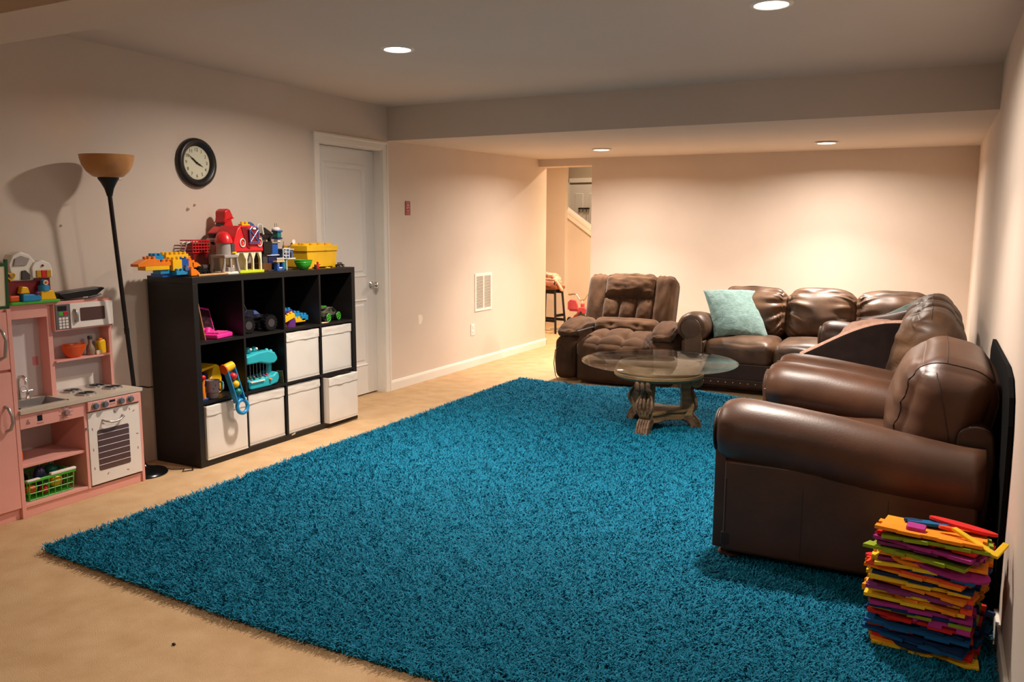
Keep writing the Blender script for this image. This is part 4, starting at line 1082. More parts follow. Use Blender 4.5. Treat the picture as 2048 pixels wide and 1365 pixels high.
# 12 red figure, 13 yellow slip, 14 small black vehicle, lying bits
t = toy('toy_figure', 'tiny red toy figure standing right of the green bowl', 'toy figure', 1.572, 0.345, TOP)
MB().box(-0.010, -0.002, -0.005, 0.005, 0, 0.018).obj('leg', P_red, t, bevel=0.001); MB().box(0.002, 0.010, -0.005, 0.005, 0, 0.018).obj('leg', P_red, t, bevel=0.001)
MB().prism([(-0.011, 0.017), (0.011, 0.017), (0.007, 0.034), (-0.007, 0.034)], -0.005, 0.005, XZ()).obj('torso', P_red, t, bevel=0.001)
MB().tube([(0.007, 0, 0.032), (0.015, -0.003, 0.026), (0.018, -0.008, 0.03)], 0.003, 6).obj('arm', P_red, t)
MB().sphere((0, 0, 0.041), 0.0075, 10, 8).obj('head', P_dred, t, smooth=180)
t = toy('toy_figure', 'tiny dark toy figure with yellow head leaning by the red figure', 'toy figure', 1.538, 0.355, TOP)
MB().box(-0.008, 0.008, -0.005, 0.005, 0, 0.018).obj('legs', P_blk, t, bevel=0.001); MB().box(-0.009, 0.009, -0.005, 0.005, 0.018, 0.028).obj('torso', P_navy, t, bevel=0.001); MB().sphere((0, 0, 0.034), 0.007, 10, 8).obj('head', P_yel, t, smooth=180)
t = toy('toy_block', 'flat yellow toy piece lying before the yellow storage box', 'toy block', 1.66, 0.355, TOP)
MB().box(0, 0.034, 0, 0.02, 0, 0.007).obj('plate', P_yel, t, bevel=0.001); MB().cyl((0.01, 0.01, 0.007), (0.01, 0.01, 0.010), 0.005, seg=10).obj('stud', P_yel, t)
t = toy('toy_car', 'tiny black toy car at the right end of the shelf top', 'toy car', 1.855, 0.31, TOP)
MB().box(-0.035, 0.03, -0.015, 0.015, 0.008, 0.02).obj('body', P_blk, t, bevel=0.003); MB().prism([(-0.022, 0.02), (0.012, 0.02), (0.004, 0.034), (-0.014, 0.034)], -0.013, 0.013, XZ()).obj('cab', P_dgry, t, bevel=0.002)
for wx in (-0.022, 0.018): wheel(t, (wx, -0.015, 0.010), 0.010, 0.008, P_blk, P_silver); wheel(t, (wx, 0.015, 0.010), 0.010, 0.008, P_blk, P_silver)
# 15 yellow studded storage box
t = toy('storage_box', 'big yellow brick-shaped storage box with studded lid on the shelf', 'storage box', 1.548, 0.275, TOP)
bw, bd_, bh = 0.318, 0.20, 0.17
MB().prism([(0.012, 0.006), (bw - 0.012, 0.006), (bw, 0.118), (0, 0.118)], 0.0, bd_, XZ()).obj('body', P_yel, t, bevel=0.004)
MB().box(-0.006, bw + 0.006, -0.008, bd_ + 0.008, 0.116, 0.158).obj('lid', P_yel, t, bevel=0.005, seg=3)
for i in range(4):
    for j in range(2):
        MB().lathe([(0.027, 0.157), (0.027, 0.171), (0.025, 0.173), (0.0, 0.173)], 24, Matrix.Translation((bw * (i + .5) / 4, bd_ * (j + .5) / 2, 0))).obj('stud', P_yel, t, smooth=40)
MB().prism([(bw - 0.005, 0.118), (bw + 0.005, 0.118), (bw + 0.005, 0.11), (bw, 0.098)], 0.07, 0.14, XZ()).obj('latch', P_yel, t, bevel=0.002)
MB().prism([(0.0, 0.0), (0.05, 0.0), (0.05, 0.008), (0.0, 0.008)], 0.0, 0.04, XZ()).obj('foot', P_yel, t)
MB().prism([(bw - 0.05, 0.0), (bw - 0.015, 0.0), (bw - 0.015, 0.008), (bw - 0.05, 0.008)], 0.0, bd_, XZ()).obj('foot', P_yel, t)
MB().prism([(0.175, 0.1185), (0.19, 0.1185), (0.183, 0.127)], -0.0095, -0.008, XZ()).obj('lid_mark', P_dork, t)

# ------------------------------------------------ toys inside the cells
z0 = cell_z(0) + 0.0005; z1_ = cell_z(1) + 0.0005
# pink toy laptop + board
t = toy('toy_laptop', 'pink toy laptop standing open in the upper left shelf cell', 'toy laptop', 0.612, 0.335, z0, 0.25)
MB().box(0.0, 0.165, -0.05, 0.07, 0.0, 0.028).obj('base', P_pink, t, bevel=0.008)
MB().box(0.03, 0.15, -0.04, 0.055, 0.027, 0.033).obj('keyboard', pl('magenta', (190, 30, 120)), t, bevel=0.002)
kk = MB()
for i in range(6):
    for j in range(3): kk.box(0.036 + i * 0.018, 0.050 + i * 0.018, -0.03 + j * 0.024, -0.012 + j * 0.024, 0.032, 0.036)
kk.obj('keys', pl('rose', (236, 90, 160)), t)['kind'] = 'stuff'
Ms = Matrix.Translation((0.03, 0.06, 0.025)) @ Matrix.Rotation(math.radians(-24), 4, 'X') @ Matrix.Rotation(math.radians(14), 4, 'Y')
lid = MB().cbox((0.03, 0.0, 0.10), (0.15, 0.02, 0.16), Ms).obj('screen_lid', P_pink, t, bevel=0.012, seg=3)
MB().cbox((0.03, -0.011, 0.10), (0.115, 0.004, 0.122), Ms).obj('screen', mat('laptop_screen', (70, 34, 44), 0.3, rgb2=(16, 12, 16), vscale=60), lid)
MB().cyl((0.05, 0.05, 0.02), (0.07, 0.055, 0.055), 0.02).obj('hinge', P_pink, t, smooth=40)
t = MB().cbox((0, 0, 0.13), (0.007, 0.12, 0.25)).obj('wooden_board', mat('board_wood', (176, 130, 92), 0.6, rgb2=(150, 104, 70), vscale=10), bevel=0.002)
t.location = (0.32, cell_y(0) + 0.054, z0); t.rotation_euler = (0, 0, 0)
t.rotation_euler = (math.radians(11), 0, PI / 2 - PI / 2)
t.data.transform(Matrix.Rotation(PI / 2, 4, 'Z'))
tag(t, 'thin wooden board leaning against the left side of the upper left cell', 'board')
# monster truck
t = toy('toy_monster_truck', 'black remote-control monster truck with big tyres in the second cell', 'toy truck', 1.003, 0.26, z0, -0.08)
t.scale = (0.95, 0.95, 0.95)
MB().box(-0.10, 0.10, -0.03, 0.03, 0.055, 0.085).obj('chassis', P_blk, t, bevel=0.005)
MB().prism([(-0.12, 0.085), (0.12, 0.085), (0.125, 0.10), (0.06, 0.115), (0.02, 0.145), (-0.05, 0.15), (-0.11, 0.115)], -0.045, 0.045, XZ()).obj('body_shell', mat('truck_shell', (34, 36, 54), 0.25, rgb2=(16, 16, 20), vscale=18), t, bevel=0.006)
MB().prism([(0.005, 0.118), (0.05, 0.116), (0.018, 0.142), (-0.002, 0.142)], -0.047, 0.047, XZ()).obj('window', P_slate, t)
MB().box(-0.125, -0.09, -0.055, 0.055, 0.135, 0.141).obj('spoiler', P_blk, t)
MB().tube([(-0.02, 0.0, 0.148), (-0.06, -0.01, 0.215)], 0.0015, 6).obj('aerial', P_silver, t)
for wx in (-0.095, 0.095):
    for wy in (-0.08, 0.08):
        w_ = wheel(t, (wx, wy, 0.055), 0.055, 0.055, P_blk, P_dgry)
        tr = MB()
        for k in range(16):
            a_ = 2 * PI * k / 16
            tr.cbox((wx + 0.054 * math.cos(a_), wy, 0.055 + 0.054 * math.sin(a_)), (0.008, 0.05, 0.007), rot=(0, -a_, 0))
        tr.obj('tread', P_blk, w_)['kind'] = 'stuff'
# block pile
t = toy('block_model', 'pile of yellow, blue and purple building blocks in the third cell', 'toy blocks', 1.215, 0.32, z0)
for a in ((0.02, 0.0, 0.0, 4, 2, 0.02, pl('amber', (196, 126, 28))), (0.15, 0.0, 0.022, 3, 1, 0.022, P_yel), (0.165, 0.02, 0.046, 2, 2, 0.034, P_lblue), (0.21, 0.0, 0.030, 2, 2, 0.034, P_lblue), (0.10, 0.02, 0.05, 2, 2, 0.04, P_pur),
          (0.0, 0.05, 0.06, 2, 2, 0.034, P_blue), (0.005, 0.06, 0.097, 3, 2, 0.022, P_org), (0.13, 0.07, 0.07, 2, 2, 0.034, P_lblue), (0.04, 0.03, 0.02, 3, 2, 0.03, P_yel)):
    block(t, *a)
o = block(t, 0.0, -0.03, 0.03, 4, 1, 0.03, P_yel, u=0.03); o.rotation_euler = (0, -0.30, 0)
MB().cyl((0.10, 0.01, 0.0), (0.10, 0.01, 0.05), 0.04).obj('purple_cup', P_pur, t, smooth=40)
# black-green car
t = toy('toy_race_car', 'black and green toy race car in the upper right cell', 'toy car', 1.70, 0.30, z0, 0.2)
MB().box(-0.11, 0.11, -0.04, 0.04, 0.02, 0.04).obj('chassis', P_blk, t, bevel=0.004)
MB().prism([(-0.11, 0.038), (0.115, 0.038), (0.118, 0.055), (0.075, 0.068), (0.02, 0.10), (-0.05, 0.104), (-0.11, 0.075)], -0.042, 0.042, XZ()).obj('body_shell', mat('car_shell', (30, 36, 26), 0.3, rgb2=(110, 112, 92), vscale=22), t, bevel=0.006)
MB().prism([(0.02, 0.065), (0.062, 0.066), (0.022, 0.093), (-0.005, 0.095)], -0.044, 0.044, XZ()).obj('window', P_blk, t)
MB().box(-0.115, -0.085, -0.05, 0.05, 0.112, 0.117).obj('spoiler', P_grn, t)
for wx in (-0.07, 0.075):
    for wy in (-0.046, 0.046):
        w_ = wheel(t, (wx, wy, 0.032), 0.032, 0.025, P_blk)
        MB().torus((0, 0, 0), 0.026, 0.004, 20, 6, Matrix.Translation((wx, wy - 0.012 if wy < 0 else wy + 0.012, 0.032)) @ Matrix.Rotation(PI / 2, 4, 'X')).obj('rim', P_grn, w_)
        sp = MB()
        for k in range(5): sp.tube([(wx, wy + (-.013 if wy < 0 else .013), 0.032), (wx + 0.025 * math.cos(2 * PI * k / 5), wy + (-.013 if wy < 0 else .013), 0.032 + 0.025 * math.sin(2 * PI * k / 5))], 0.003, 5)
        sp.obj('spokes', P_grn, w_)
cdp = MB().box(-0.035, 0.035, -0.012, 0.022, 0, 0.004).obj('card', P_cream); cdp.location = (0.368, 1.595, z0); cdp.rotation_euler = (0, 0, PI / 2)
tag(cdp, 'cream card lying at the front of the upper right cell', 'card')
# lower cells: giraffe, cup, yellow truck, ball ramp toy
t = toy('toy_giraffe', 'small orange toy giraffe at the left of the middle left cell', 'toy animal', 0.525, 0.355, z1_)
MB().box(-0.022, 0.022, -0.015, 0.015, 0.0, 0.012).obj('base', P_blue, t, bevel=0.003)
MB().tube([(0.0, 0, 0.01), (-0.004, 0, 0.05), (-0.002, 0, 0.09), (0.006, 0, 0.125)], [0.015, 0.013, 0.009, 0.008], 10).obj('neck', P_org, t, smooth=60)
MB().sphere((0.002, 0, 0.135), (0.017, 0.014, 0.015), 12, 8).obj('head', P_red, t, smooth=180)
t = toy('toy_cup', 'lilac grey cup with a mint handle in the middle left cell', 'cup', 0.605, 0.345, z1_)
MB().lathe([(0.028, 0.0), (0.03, 0.004), (0.03, 0.03), (0.038, 0.038), (0.040, 0.105), (0.041, 0.108), (0.037, 0.108), (0.034, 0.04), (0.001, 0.03)], 28).obj('body', P_lilac, t, smooth=40)
MB().tube([(0.037, -0.01, 0.09), (0.058, -0.014, 0.088), (0.064, -0.016, 0.07), (0.062, -0.016, 0.045), (0.04, -0.012, 0.04)], 0.007, 8).obj('handle', P_lilac, t, smooth=60)
MB().box(0.050, 0.064, -0.026, -0.010, 0.045, 0.09).obj('handle_grip', P_mint, t, bevel=0.005)
for (a_, h_) in ((-1.9, 0.08), (-1.3, 0.055), (-2.2, 0.06)): MB().sphere((0.0405 * math.cos(a_), 0.0405 * math.sin(a_), h_), (0.004, 0.003, 0.004), 8, 6).obj('dot', P_dgry, t)
t = toy('toy_truck', 'yellow plastic toy dump truck at the back of the middle left cell', 'toy truck', 0.66, 0.21, z1_, 0.1)
MB().prism([(0.0, 0.03), (0.10, 0.03), (0.105, 0.09), (0.085, 0.17), (0.04, 0.175), (0.02, 0.11), (0.0, 0.10)], -0.05, 0.05, XZ()).obj('cab', P_yel, t, bevel=0.008)
MB().prism([(-0.12, 0.145), (0.06, 0.165), (0.06, 0.18), (-0.11, 0.165)], -0.055, 0.055, XZ()).obj('canopy', P_yel, t, bevel=0.004)
MB().box(-0.10, 0.0, -0.045, 0.045, 0.04, 0.06).obj('chassis', P_navy, t, bevel=0.004); MB().box(-0.09, 0.0, -0.04, 0.04, 0.06, 0.135).obj('load', P_navy, t, bevel=0.01)
for wx in (-0.07, 0.06):
    for wy in (-0.05, 0.05): wheel(t, (wx, wy, 0.03), 0.03, 0.025, P_yel, P_org)
t = toy('ball_ramp_toy', 'blue ramp toy with three coloured balls and a ring handle hanging over a bin', 'toy', 0.645, 0.432, z1_, 0.0, rot=(0, 0, 0))
Mr = Matrix.Translation((0.0, -0.004, 0.185)) @ Matrix.Rotation(math.radians(-13), 4, 'Y') @ Matrix.Rotation(math.radians(-7), 4, 'X')
MB().cbox((0.0, 0.004, -0.105), (0.058, 0.012, 0.22), Mr).obj('ramp_bed', P_lblue, t, bevel=0.003)
for s_ in (-1, 1): MB().cbox((s_ * 0.029, -0.006, -0.105), (0.009, 0.04, 0.23), Mr).obj('ramp_side', P_lblue, t, bevel=0.003)
MB().tube([Mr @ Vector((-0.033, -0.0, 0.0)), Mr @ Vector((0.033, -0.0, 0.0))], 0.027, 18).obj('top_roller', P_yel, t, smooth=40)
MB().tube([Mr @ Vector((-0.040, -0.0, 0.0)), Mr @ Vector((-0.031, -0.0, 0.0))], 0.031, 18).obj('roller_cap', P_dork, t, smooth=40)
for k, (zz, m__) in enumerate(((-0.058, P_red), (-0.108, P_yel), (-0.158, P_teal))):
    q_ = Mr @ Vector((0.0, -0.016, zz)); MB().sphere(q_, 0.023, 18, 12).obj('ball', m__, t, smooth=180)
MB().torus((0, 0, 0), 0.040, 0.012, 32, 10, Mr @ Matrix.Translation((0.006, -0.006, -0.255)) @ Matrix.Rotation(PI / 2, 4, 'X')).obj('ring_handle', P_lblue, t, smooth=180)
# turquoise crocodile piano / bead toy
t = toy('crocodile_piano', 'turquoise crocodile toy piano with bead wires in its open mouth', 'toy piano', 0.862, 0.345, z1_, 0.0)
t.scale = (0.9, 1, 0.95)
MB().prism([(0.0, 0.006), (0.02, 0.0), (0.20, 0.0), (0.275, 0.012), (0.295, 0.045), (0.285, 0.085), (0.262, 0.09), (0.24, 0.07), (0.0, 0.062)], -0.04, 0.10, XZ()).obj('lower_jaw', P_turq, t, bevel=0.014, seg=3)
MB().tube([(0.255, 0.03, 0.07), (0.268, 0.03, 0.12), (0.262, 0.03, 0.175)], [0.026, 0.019, 0.021], 14).obj('throat', P_turq, t, smooth=60)
MB().prism([(-0.01, 0.17), (0.12, 0.17), (0.20, 0.150), (0.255, 0.150), (0.285, 0.165), (0.288, 0.19), (0.262, 0.225), (0.20, 0.245), (0.10, 0.242), (-0.01, 0.225)], -0.035, 0.095, XZ()).obj('upper_jaw', P_turq, t, bevel=0.022, seg=3)
for x_ in (0.205, 0.245): MB().sphere((x_, -0.01, 0.243 - (x_ - .2) * .3), 0.014, 12, 8).obj('nostril', P_turq, t, smooth=180)
for x_ in (0.06, 0.115):
    e_ = MB().sphere((x_, 0.02, 0.255), 0.022, 14, 10).obj('eye_mound', P_turq, t, smooth=180); MB().sphere((x_ + 0.002, -0.002, 0.262), 0.010, 12, 8).obj('eye', P_wht, e_, smooth=180)
for k in range(7):
    x_ = 0.02 + k * 0.032; MB().tube([(x_, 0.0, 0.06), (x_, 0.0, 0.172)], 0.0018, 6).obj('bead_wire', P_silver, t)
    MB().sphere((x_, 0.0, 0.073), 0.010, 10, 8).obj('bead', (pl('olive', (132, 132, 30)), P_dgry, P_dgry, P_blk, P_dgry, P_pur, P_red)[k], t, smooth=180)
for k in range(8): MB().box(0.006 + k * 0.0165, 0.0212 + k * 0.0165, -0.05, -0.02, 0.048, 0.056).obj('piano_key', P_wht, t, bevel=0.001)
for k, m__ in enumerate((P_red, P_blk, P_mint, P_blk, P_yel, P_blk, P_red)): MB().cyl((0.03 + k * 0.026, -0.028, 0.064), (0.03 + k * 0.026, -0.028, 0.070), 0.007, seg=10).obj('button', m__, t)
MB().cyl((0.195, -0.042, 0.045), (0.195, -0.045, 0.052), 0.012, seg=12).obj('knob', P_org, t)
bk_ = MB().box(0, 0.05, -0.001, 0.001, 0, 0.08).obj('picture_card', mat('card_print', (150, 140, 110), 0.5, rgb2=(70, 96, 60), vscale=25))
bk_.location = (0.33, 1.163, z1_ + 0.001); bk_.rotation_euler = (math.radians(6), 0, math.radians(4))
tag(bk_, 'small printed card leaning on the divider right of the crocodile toy', 'card')
# ================================================================== pink play kitchen
K_pink = mat('pink_laminate', (226, 160, 148), 0.5, var=0.04, vscale=4)
K_white = mat('white_laminate', (228, 220, 212), 0.45, var=0.03, vscale=4)
K_panel = mat('lilac_white_panel', (206, 196, 196), 0.5, var=0.03, vscale=4)
K_top = mat('counter_laminate', (196, 182, 164), 0.4, var=0.05, vscale=6)
K_gry = mat('keypad_grey', (98, 92, 94), 0.5)
K_silv = mat('silver_plastic', (176, 172, 170), 0.25, 0.6)
K_dk = mat('oven_glass', (92, 68, 66), 0.15, var=0.1, vscale=3)
K_mark = mat('grey_print', (150, 110, 108), 0.7)
K_slate = mat('slate_plastic', (96, 102, 112), 0.4)
KL = Vector((0.016, -0.30, 0.0))
kt = thing('play_kitchen', 'pink wooden play kitchen with white oven door and silver knobs', 'play kitchen', KL)
def kb_(nm, y0, y1, x0, x1, z0, z1, mt, parent=kt, bv=0.0015, label=None):
    return MB().box(x0 - KL.x, x1 - KL.x, y0 - KL.y, y1 - KL.y, z0, z1).obj(nm, mt, parent, bevel=bv, label=label)
def kp(x, y, z): return Vector((x - KL.x, y - KL.y, z))
# fridge column
kb_('fridge_body', -1.02, -0.555, 0.016, 0.285, 0.0, 1.018, K_pink)
kb_('fridge_side', -0.555, -0.535, 0.016, 0.302, 0.0, 1.018, K_pink)
fd = kb_('lower_door', -1.015, -0.558, 0.287, 0.303, 0.058, 0.722, K_pink)
fu = kb_('upper_door', -1.015, -0.558, 0.287, 0.303, 0.736, 1.005, K_pink)
MB().tube([kp(0.303, -0.598, 0.565), kp(0.325, -0.595, 0.556), kp(0.336, -0.588, 0.52), kp(0.334, -0.586, 0.485), kp(0.322, -0.590, 0.455), kp(0.303, -0.598, 0.446)], 0.0075, 8).obj('handle', K_silv, fd, smooth=60, label='curved silver handle')
MB().tube([kp(0.303, -0.598, 0.93), kp(0.325, -0.595, 0.92), kp(0.336, -0.588, 0.88), kp(0.322, -0.590, 0.80), kp(0.303, -0.598, 0.79)], 0.0075, 8).obj('handle', K_silv, fu, smooth=60)
# base cabinet
kb_('plinth', -0.535, 0.138, 0.05, 0.292, 0.0, 0.05, K_pink)
kb_('bottom_shelf', -0.535, -0.205, 0.03, 0.300, 0.05, 0.066, K_pink)
kb_('middle_shelf', -0.535, -0.205, 0.03, 0.292, 0.245, 0.260, K_pink)
kb_('divider', -0.205, -0.188, 0.03, 0.302, 0.05, 0.512, K_pink)
kb_('end_panel', 0.122, 0.139, 0.016, 0.302, 0.0, 0.512, K_pink)
kb_('cabinet_back', -0.535, 0.122, 0.016, 0.026, 0.05, 0.512, K_panel)
fa = kb_('sink_fascia', -0.535, -0.205, 0.290, 0.304, 0.438, 0.512, K_pink)
def knob(parent, y, z, r, x0, mt=K_slate):
    Mx_ = Matrix.Translation(kp(x0, y, z)) @ Matrix.Rotation(PI / 2, 4, 'Y')
    o = MB().lathe([(r * 1.12, 0), (r * 1.12, 0.003), (r, 0.005), (r * 0.9, 0.016), (r * 0.75, 0.019), (0.001, 0.019)], 22, Mx_).obj('knob', mt, parent, smooth=40)
    MB().torus((0, 0, 0.004), r * 1.1, 0.0022, 22, 6, Mx_).obj('knob_ring', K_silv, o)
    return o
knob(fa, -0.302, 0.478, 0.016, 0.304, mat('dusty_pink_knob', (150, 120, 122), 0.4))
tk = MB()
for k in range(9):
    a_ = 2 * PI * k / 9
    tk.cbox(kp(0.3045, -0.302 + 0.033 * math.cos(a_), 0.478 + 0.029 * math.sin(a_)), (0.001, 0.012, 0.003))
for k in range(4): tk.cbox(kp(0.3045, -0.449 + k * 0.009, 0.452), (0.001, 0.005, 0.006))
tk.cbox(kp(0.3045, -0.437, 0.497), (0.001, 0.032, 0.0025)); tk.cbox(kp(0.3045, -0.496, 0.463), (0.001, 0.018, 0.010)); tk.cbox(kp(0.3045, -0.496, 0.474), (0.001, 0.008, 0.012))
tk.obj('printed_marks', K_mark, fa)
kb_('printed_display', -0.449, -0.424, 0.304, 0.305, 0.463, 0.491, P_blk, fa, 0)
# counter with an inset basin
ct = MB()
for (y0, y1, x0, x1) in ((-0.535, -0.505, 0.016, 0.316), (-0.505, -0.265, 0.016, 0.095), (-0.505, -0.265, 0.265, 0.316), (-0.265, 0.141, 0.016, 0.316)):
    ct.box(x0 - KL.x, x1 - KL.x, y0 - KL.y, y1 - KL.y, 0.512, 0.530)
ct.obj('counter_top', K_top, kt)
sk = MB(); T_ = 0.004
for (y0, y1, x0, x1, z0_, z1__) in ((-0.512, -0.258, 0.088, 0.096, 0.53, 0.5335), (-0.512, -0.258, 0.262, 0.27, 0.53, 0.5335), (-0.512, -0.504, 0.088, 0.27, 0.53, 0.5335), (-0.266, -0.258, 0.088, 0.27, 0.53, 0.5335),
                               (-0.505, -0.265, 0.095, 0.265, 0.475, 0.479), (-0.505, -0.265, 0.093, 0.097, 0.475, 0.532), (-0.505, -0.265, 0.263, 0.267, 0.475, 0.532), (-0.507, -0.503, 0.095, 0.265, 0.475, 0.532), (-0.267, -0.263, 0.095, 0.265, 0.475, 0.532)):
    sk.box(x0 - KL.x, x1 - KL.x, y0 - KL.y, y1 - KL.y, z0_, z1__)
sk.obj('sink_basin', K_silv, kt, label='silver rectangular toy sink')
fc = MB().cyl(kp(0.065, -0.385, 0.530), kp(0.065, -0.385, 0.545), 0.012).obj('faucet', M_chrome, kt, smooth=40)
MB().tube([kp(0.065, -0.385, 0.54), kp(0.065, -0.385, 0.63), kp(0.075, -0.382, 0.652), kp(0.095, -0.378, 0.655), kp(0.112, -0.374, 0.642), kp(0.115, -0.373, 0.615)], 0.008, 10).obj('spout', M_chrome, fc, smooth=60)
for dy in (-0.045, 0.045):
    tp = MB().lathe([(0.013, 0), (0.013, 0.005), (0.008, 0.012), (0.008, 0.035), (0.011, 0.04), (0.006, 0.046)], 14, Matrix.Translation(kp(0.065, -0.385 + dy, 0.53))).obj('tap', M_chrome, fc, smooth=40)
    MB().tube([kp(0.065, -0.385 + dy - 0.026, 0.572), kp(0.065, -0.385 + dy + 0.026, 0.572)], 0.0045, 8).obj('tap_lever', M_chrome, tp, smooth=60)
# burners
for (x_, y_) in ((0.085, -0.115), (0.215, -0.125), (0.075, 0.04), (0.185, 0.055)):
    bn = MB().lathe([(0.052, 0.530), (0.050, 0.537), (0.044, 0.540), (0.040, 0.536)], 28, Matrix.Translation(kp(x_, y_, 0))).obj('burner', K_silv, kt, smooth=40)
    MB().lathe([(0.042, 0.531), (0.042, 0.5365), (0.001, 0.5375)], 28, Matrix.Translation(kp(x_, y_, 0))).obj('burner_plate', P_blk, bn, smooth=40)
    cl = MB()
    for r_ in (0.012, 0.022, 0.032): cl.torus(kp(x_, y_, 0.538), r_, 0.0022, 24, 6)
    cl.obj('burner_coils', P_blk, bn)
# oven
pn_ = MB().prism([(0.290, 0.455), (0.302, 0.452), (0.316, 0.458), (0.316, 0.506), (0.290, 0.512)], -0.188 - KL.y, 0.122 - KL.y, Matrix(((1, 0, 0, -KL.x), (0, 0, 1, 0), (0, 1, 0, 0), (0, 0, 0, 1)))).obj('knob_panel', K_pink, kt, bevel=0.002)
for y_ in (-0.148, -0.094, 0.003, 0.060): knob(pn_, y_, 0.482, 0.016, 0.316)
kb_('oven_clock', -0.064, -0.030, 0.316, 0.3168, 0.485, 0.497, P_blk, pn_, 0)
mk = MB()
for k in range(4): mk.cbox(kp(0.3164, -0.060 + k * 0.009, 0.474), (0.0008, 0.005, 0.006))
mk.obj('printed_marks', K_mark, pn_)
ov = kb_('oven_door', -0.186, 0.120, 0.290, 0.306, 0.062, 0.448, K_white)
wn = MB(); Rr = 0.012
def rrect(y0, y1, z0, z1, r, n=5):
    out = []
    for cx, cz, a0 in ((y1 - r, z1 - r, 0), (y0 + r, z1 - r, PI / 2), (y0 + r, z0 + r, PI), (y1 - r, z0 + r, 1.5 * PI)):
        for k in range(n): a_ = a0 + PI / 2 * k / (n - 1); out.append((cx + r * math.cos(a_), cz + r * math.sin(a_)))
    return out
def kprism(nm, outl, x0, x1, mt, parent, bv=0.0):
    return MB().prism([(y - KL.y, z) for y, z in outl], x0 - KL.x, x1 - KL.x, Matrix(((0, 0, 1, 0), (1, 0, 0, 0), (0, 1, 0, 0), (0, 0, 0, 1)))).obj(nm, mt, parent, bevel=bv)
ow = kprism('oven_window', rrect(-0.139, 0.050, 0.130, 0.349, 0.010), 0.3055, 0.3068, K_dk, ov)
for k in range(6):
    z_ = 0.160 + k * 0.033
    MB().tube([kp(0.3072, -0.138, z_), kp(0.3072, 0.049, z_)], 0.0018, 6).obj('rack_bar', K_panel, ow)
MB().tube([kp(0.306, -0.104, 0.398), kp(0.326, -0.100, 0.393), kp(0.334, -0.07, 0.384), kp(0.335, -0.045, 0.382), kp(0.334, -0.02, 0.386), kp(0.326, 0.010, 0.397), kp(0.306, 0.014, 0.402)], 0.0055, 8).obj('handle', K_silv, ov, smooth=60, label='curved silver oven handle')
rnd = random.Random(5)
sp = MB()
for (y_, z_, a_) in ((-0.165, 0.36, .2), (-0.10, 0.378, .9), (0.085, 0.41, 2.2), (0.10, 0.28, 1.4), (0.10, 0.20, .1), (-0.165, 0.25, .1), (-0.165, 0.15, .1), (-0.09, 0.105, 2.4), (0.03, 0.095, 1.3), (0.06, 0.425, .2), (-0.03, 0.428, .7)):
    sp.cbox(kp(0.3062, y_, z_), (0.0008, 0.005, 0.014), rot=(a_, 0, 0))
sp.obj('sprinkle_print', K_mark, ov)
MB().cyl(kp(0.302, -0.196, 0.37), kp(0.312, -0.196, 0.37), 0.006).obj('hinge_peg', K_silv, kt)
# hutch
kb_('back_panel', -0.535, 0.118, 0.016, 0.024, 0.53, 0.95, K_panel)
kb_('hutch_side', 0.116, 0.133, 0.024, 0.100, 0.53, 0.866, K_pink)
kb_('hutch_post', -0.232, -0.206, 0.024, 0.100, 0.53, 1.006, K_pink)
kb_('hutch_header', -0.535, -0.232, 0.016, 0.110, 0.945, 1.010, K_pink)
kb_('hutch_shelf', -0.206, 0.116, 0.024, 0.115, 0.700, 0.709, K_pink)
kb_('hutch_top', -0.535, 0.136, 0.016, 0.120, 1.006, 1.018, K_pink)
mw = kb_('microwave_case', -0.206, 0.134, 0.024, 0.122, 0.864, 1.006, K_pink)
kp_ = kb_('keypad', -0.200, -0.122, 0.122, 0.126, 0.872, 1.002, K_gry, mw)
kb_('display', -0.188, -0.138, 0.126, 0.1268, 0.968, 0.994, P_blk, kp_, 0)
kb_('start_button', -0.182, -0.160, 0.126, 0.1275, 0.945, 0.962, P_grn, kp_, 0.001); kb_('stop_button', -0.156, -0.132, 0.126, 0.1275, 0.947, 0.962, P_red, kp_, 0.001)
for i in range(3):
    for j in range(4):
        kb_('key', -0.184 + i * 0.0185, -0.170 + i * 0.0185, 0.126, 0.1275, 0.922 - j * 0.0155, 0.934 - j * 0.0155, K_white, kp_, 0)
md = kb_('microwave_door', -0.120, 0.130, 0.122, 0.129, 0.872, 1.002, K_white, mw, 0.002)
kprism('door_window', rrect(-0.066, 0.080, 0.905, 0.976, 0.006), 0.1288, 0.1296, K_dk, md)
MB().tube([kp(0.129, -0.098, 0.968), kp(0.140, -0.096, 0.966), kp(0.142, -0.093, 0.94), kp(0.140, -0.091, 0.91), kp(0.129, -0.092, 0.906)], 0.008, 8).obj('handle', K_silv, md, smooth=60)
dc = MB()
for (y_, z_, r_) in ((-0.40, 0.80, 0.016), (-0.335, 0.575, 0.016)): dc.torus((0, 0, 0), r_, 0.0008, 20, 5, Matrix.Translation(kp(0.0245, y_, z_)) @ Matrix.Rotation(PI / 2, 4, 'Y'))
dc.obj('printed_plates', K_mark, kt)
kb_('painted_lit_patch', -0.19, 0.06, 0.024, 0.0246, 0.54, 0.60, K_white, kt, 0)  # white patch paints the light falling on the panel below the hutch shelf
kb_('printed_mitt', -0.275, -0.245, 0.024, 0.0246, 0.69, 0.735, mat('rose_print', (214, 130, 140), 0.6), kt, 0)

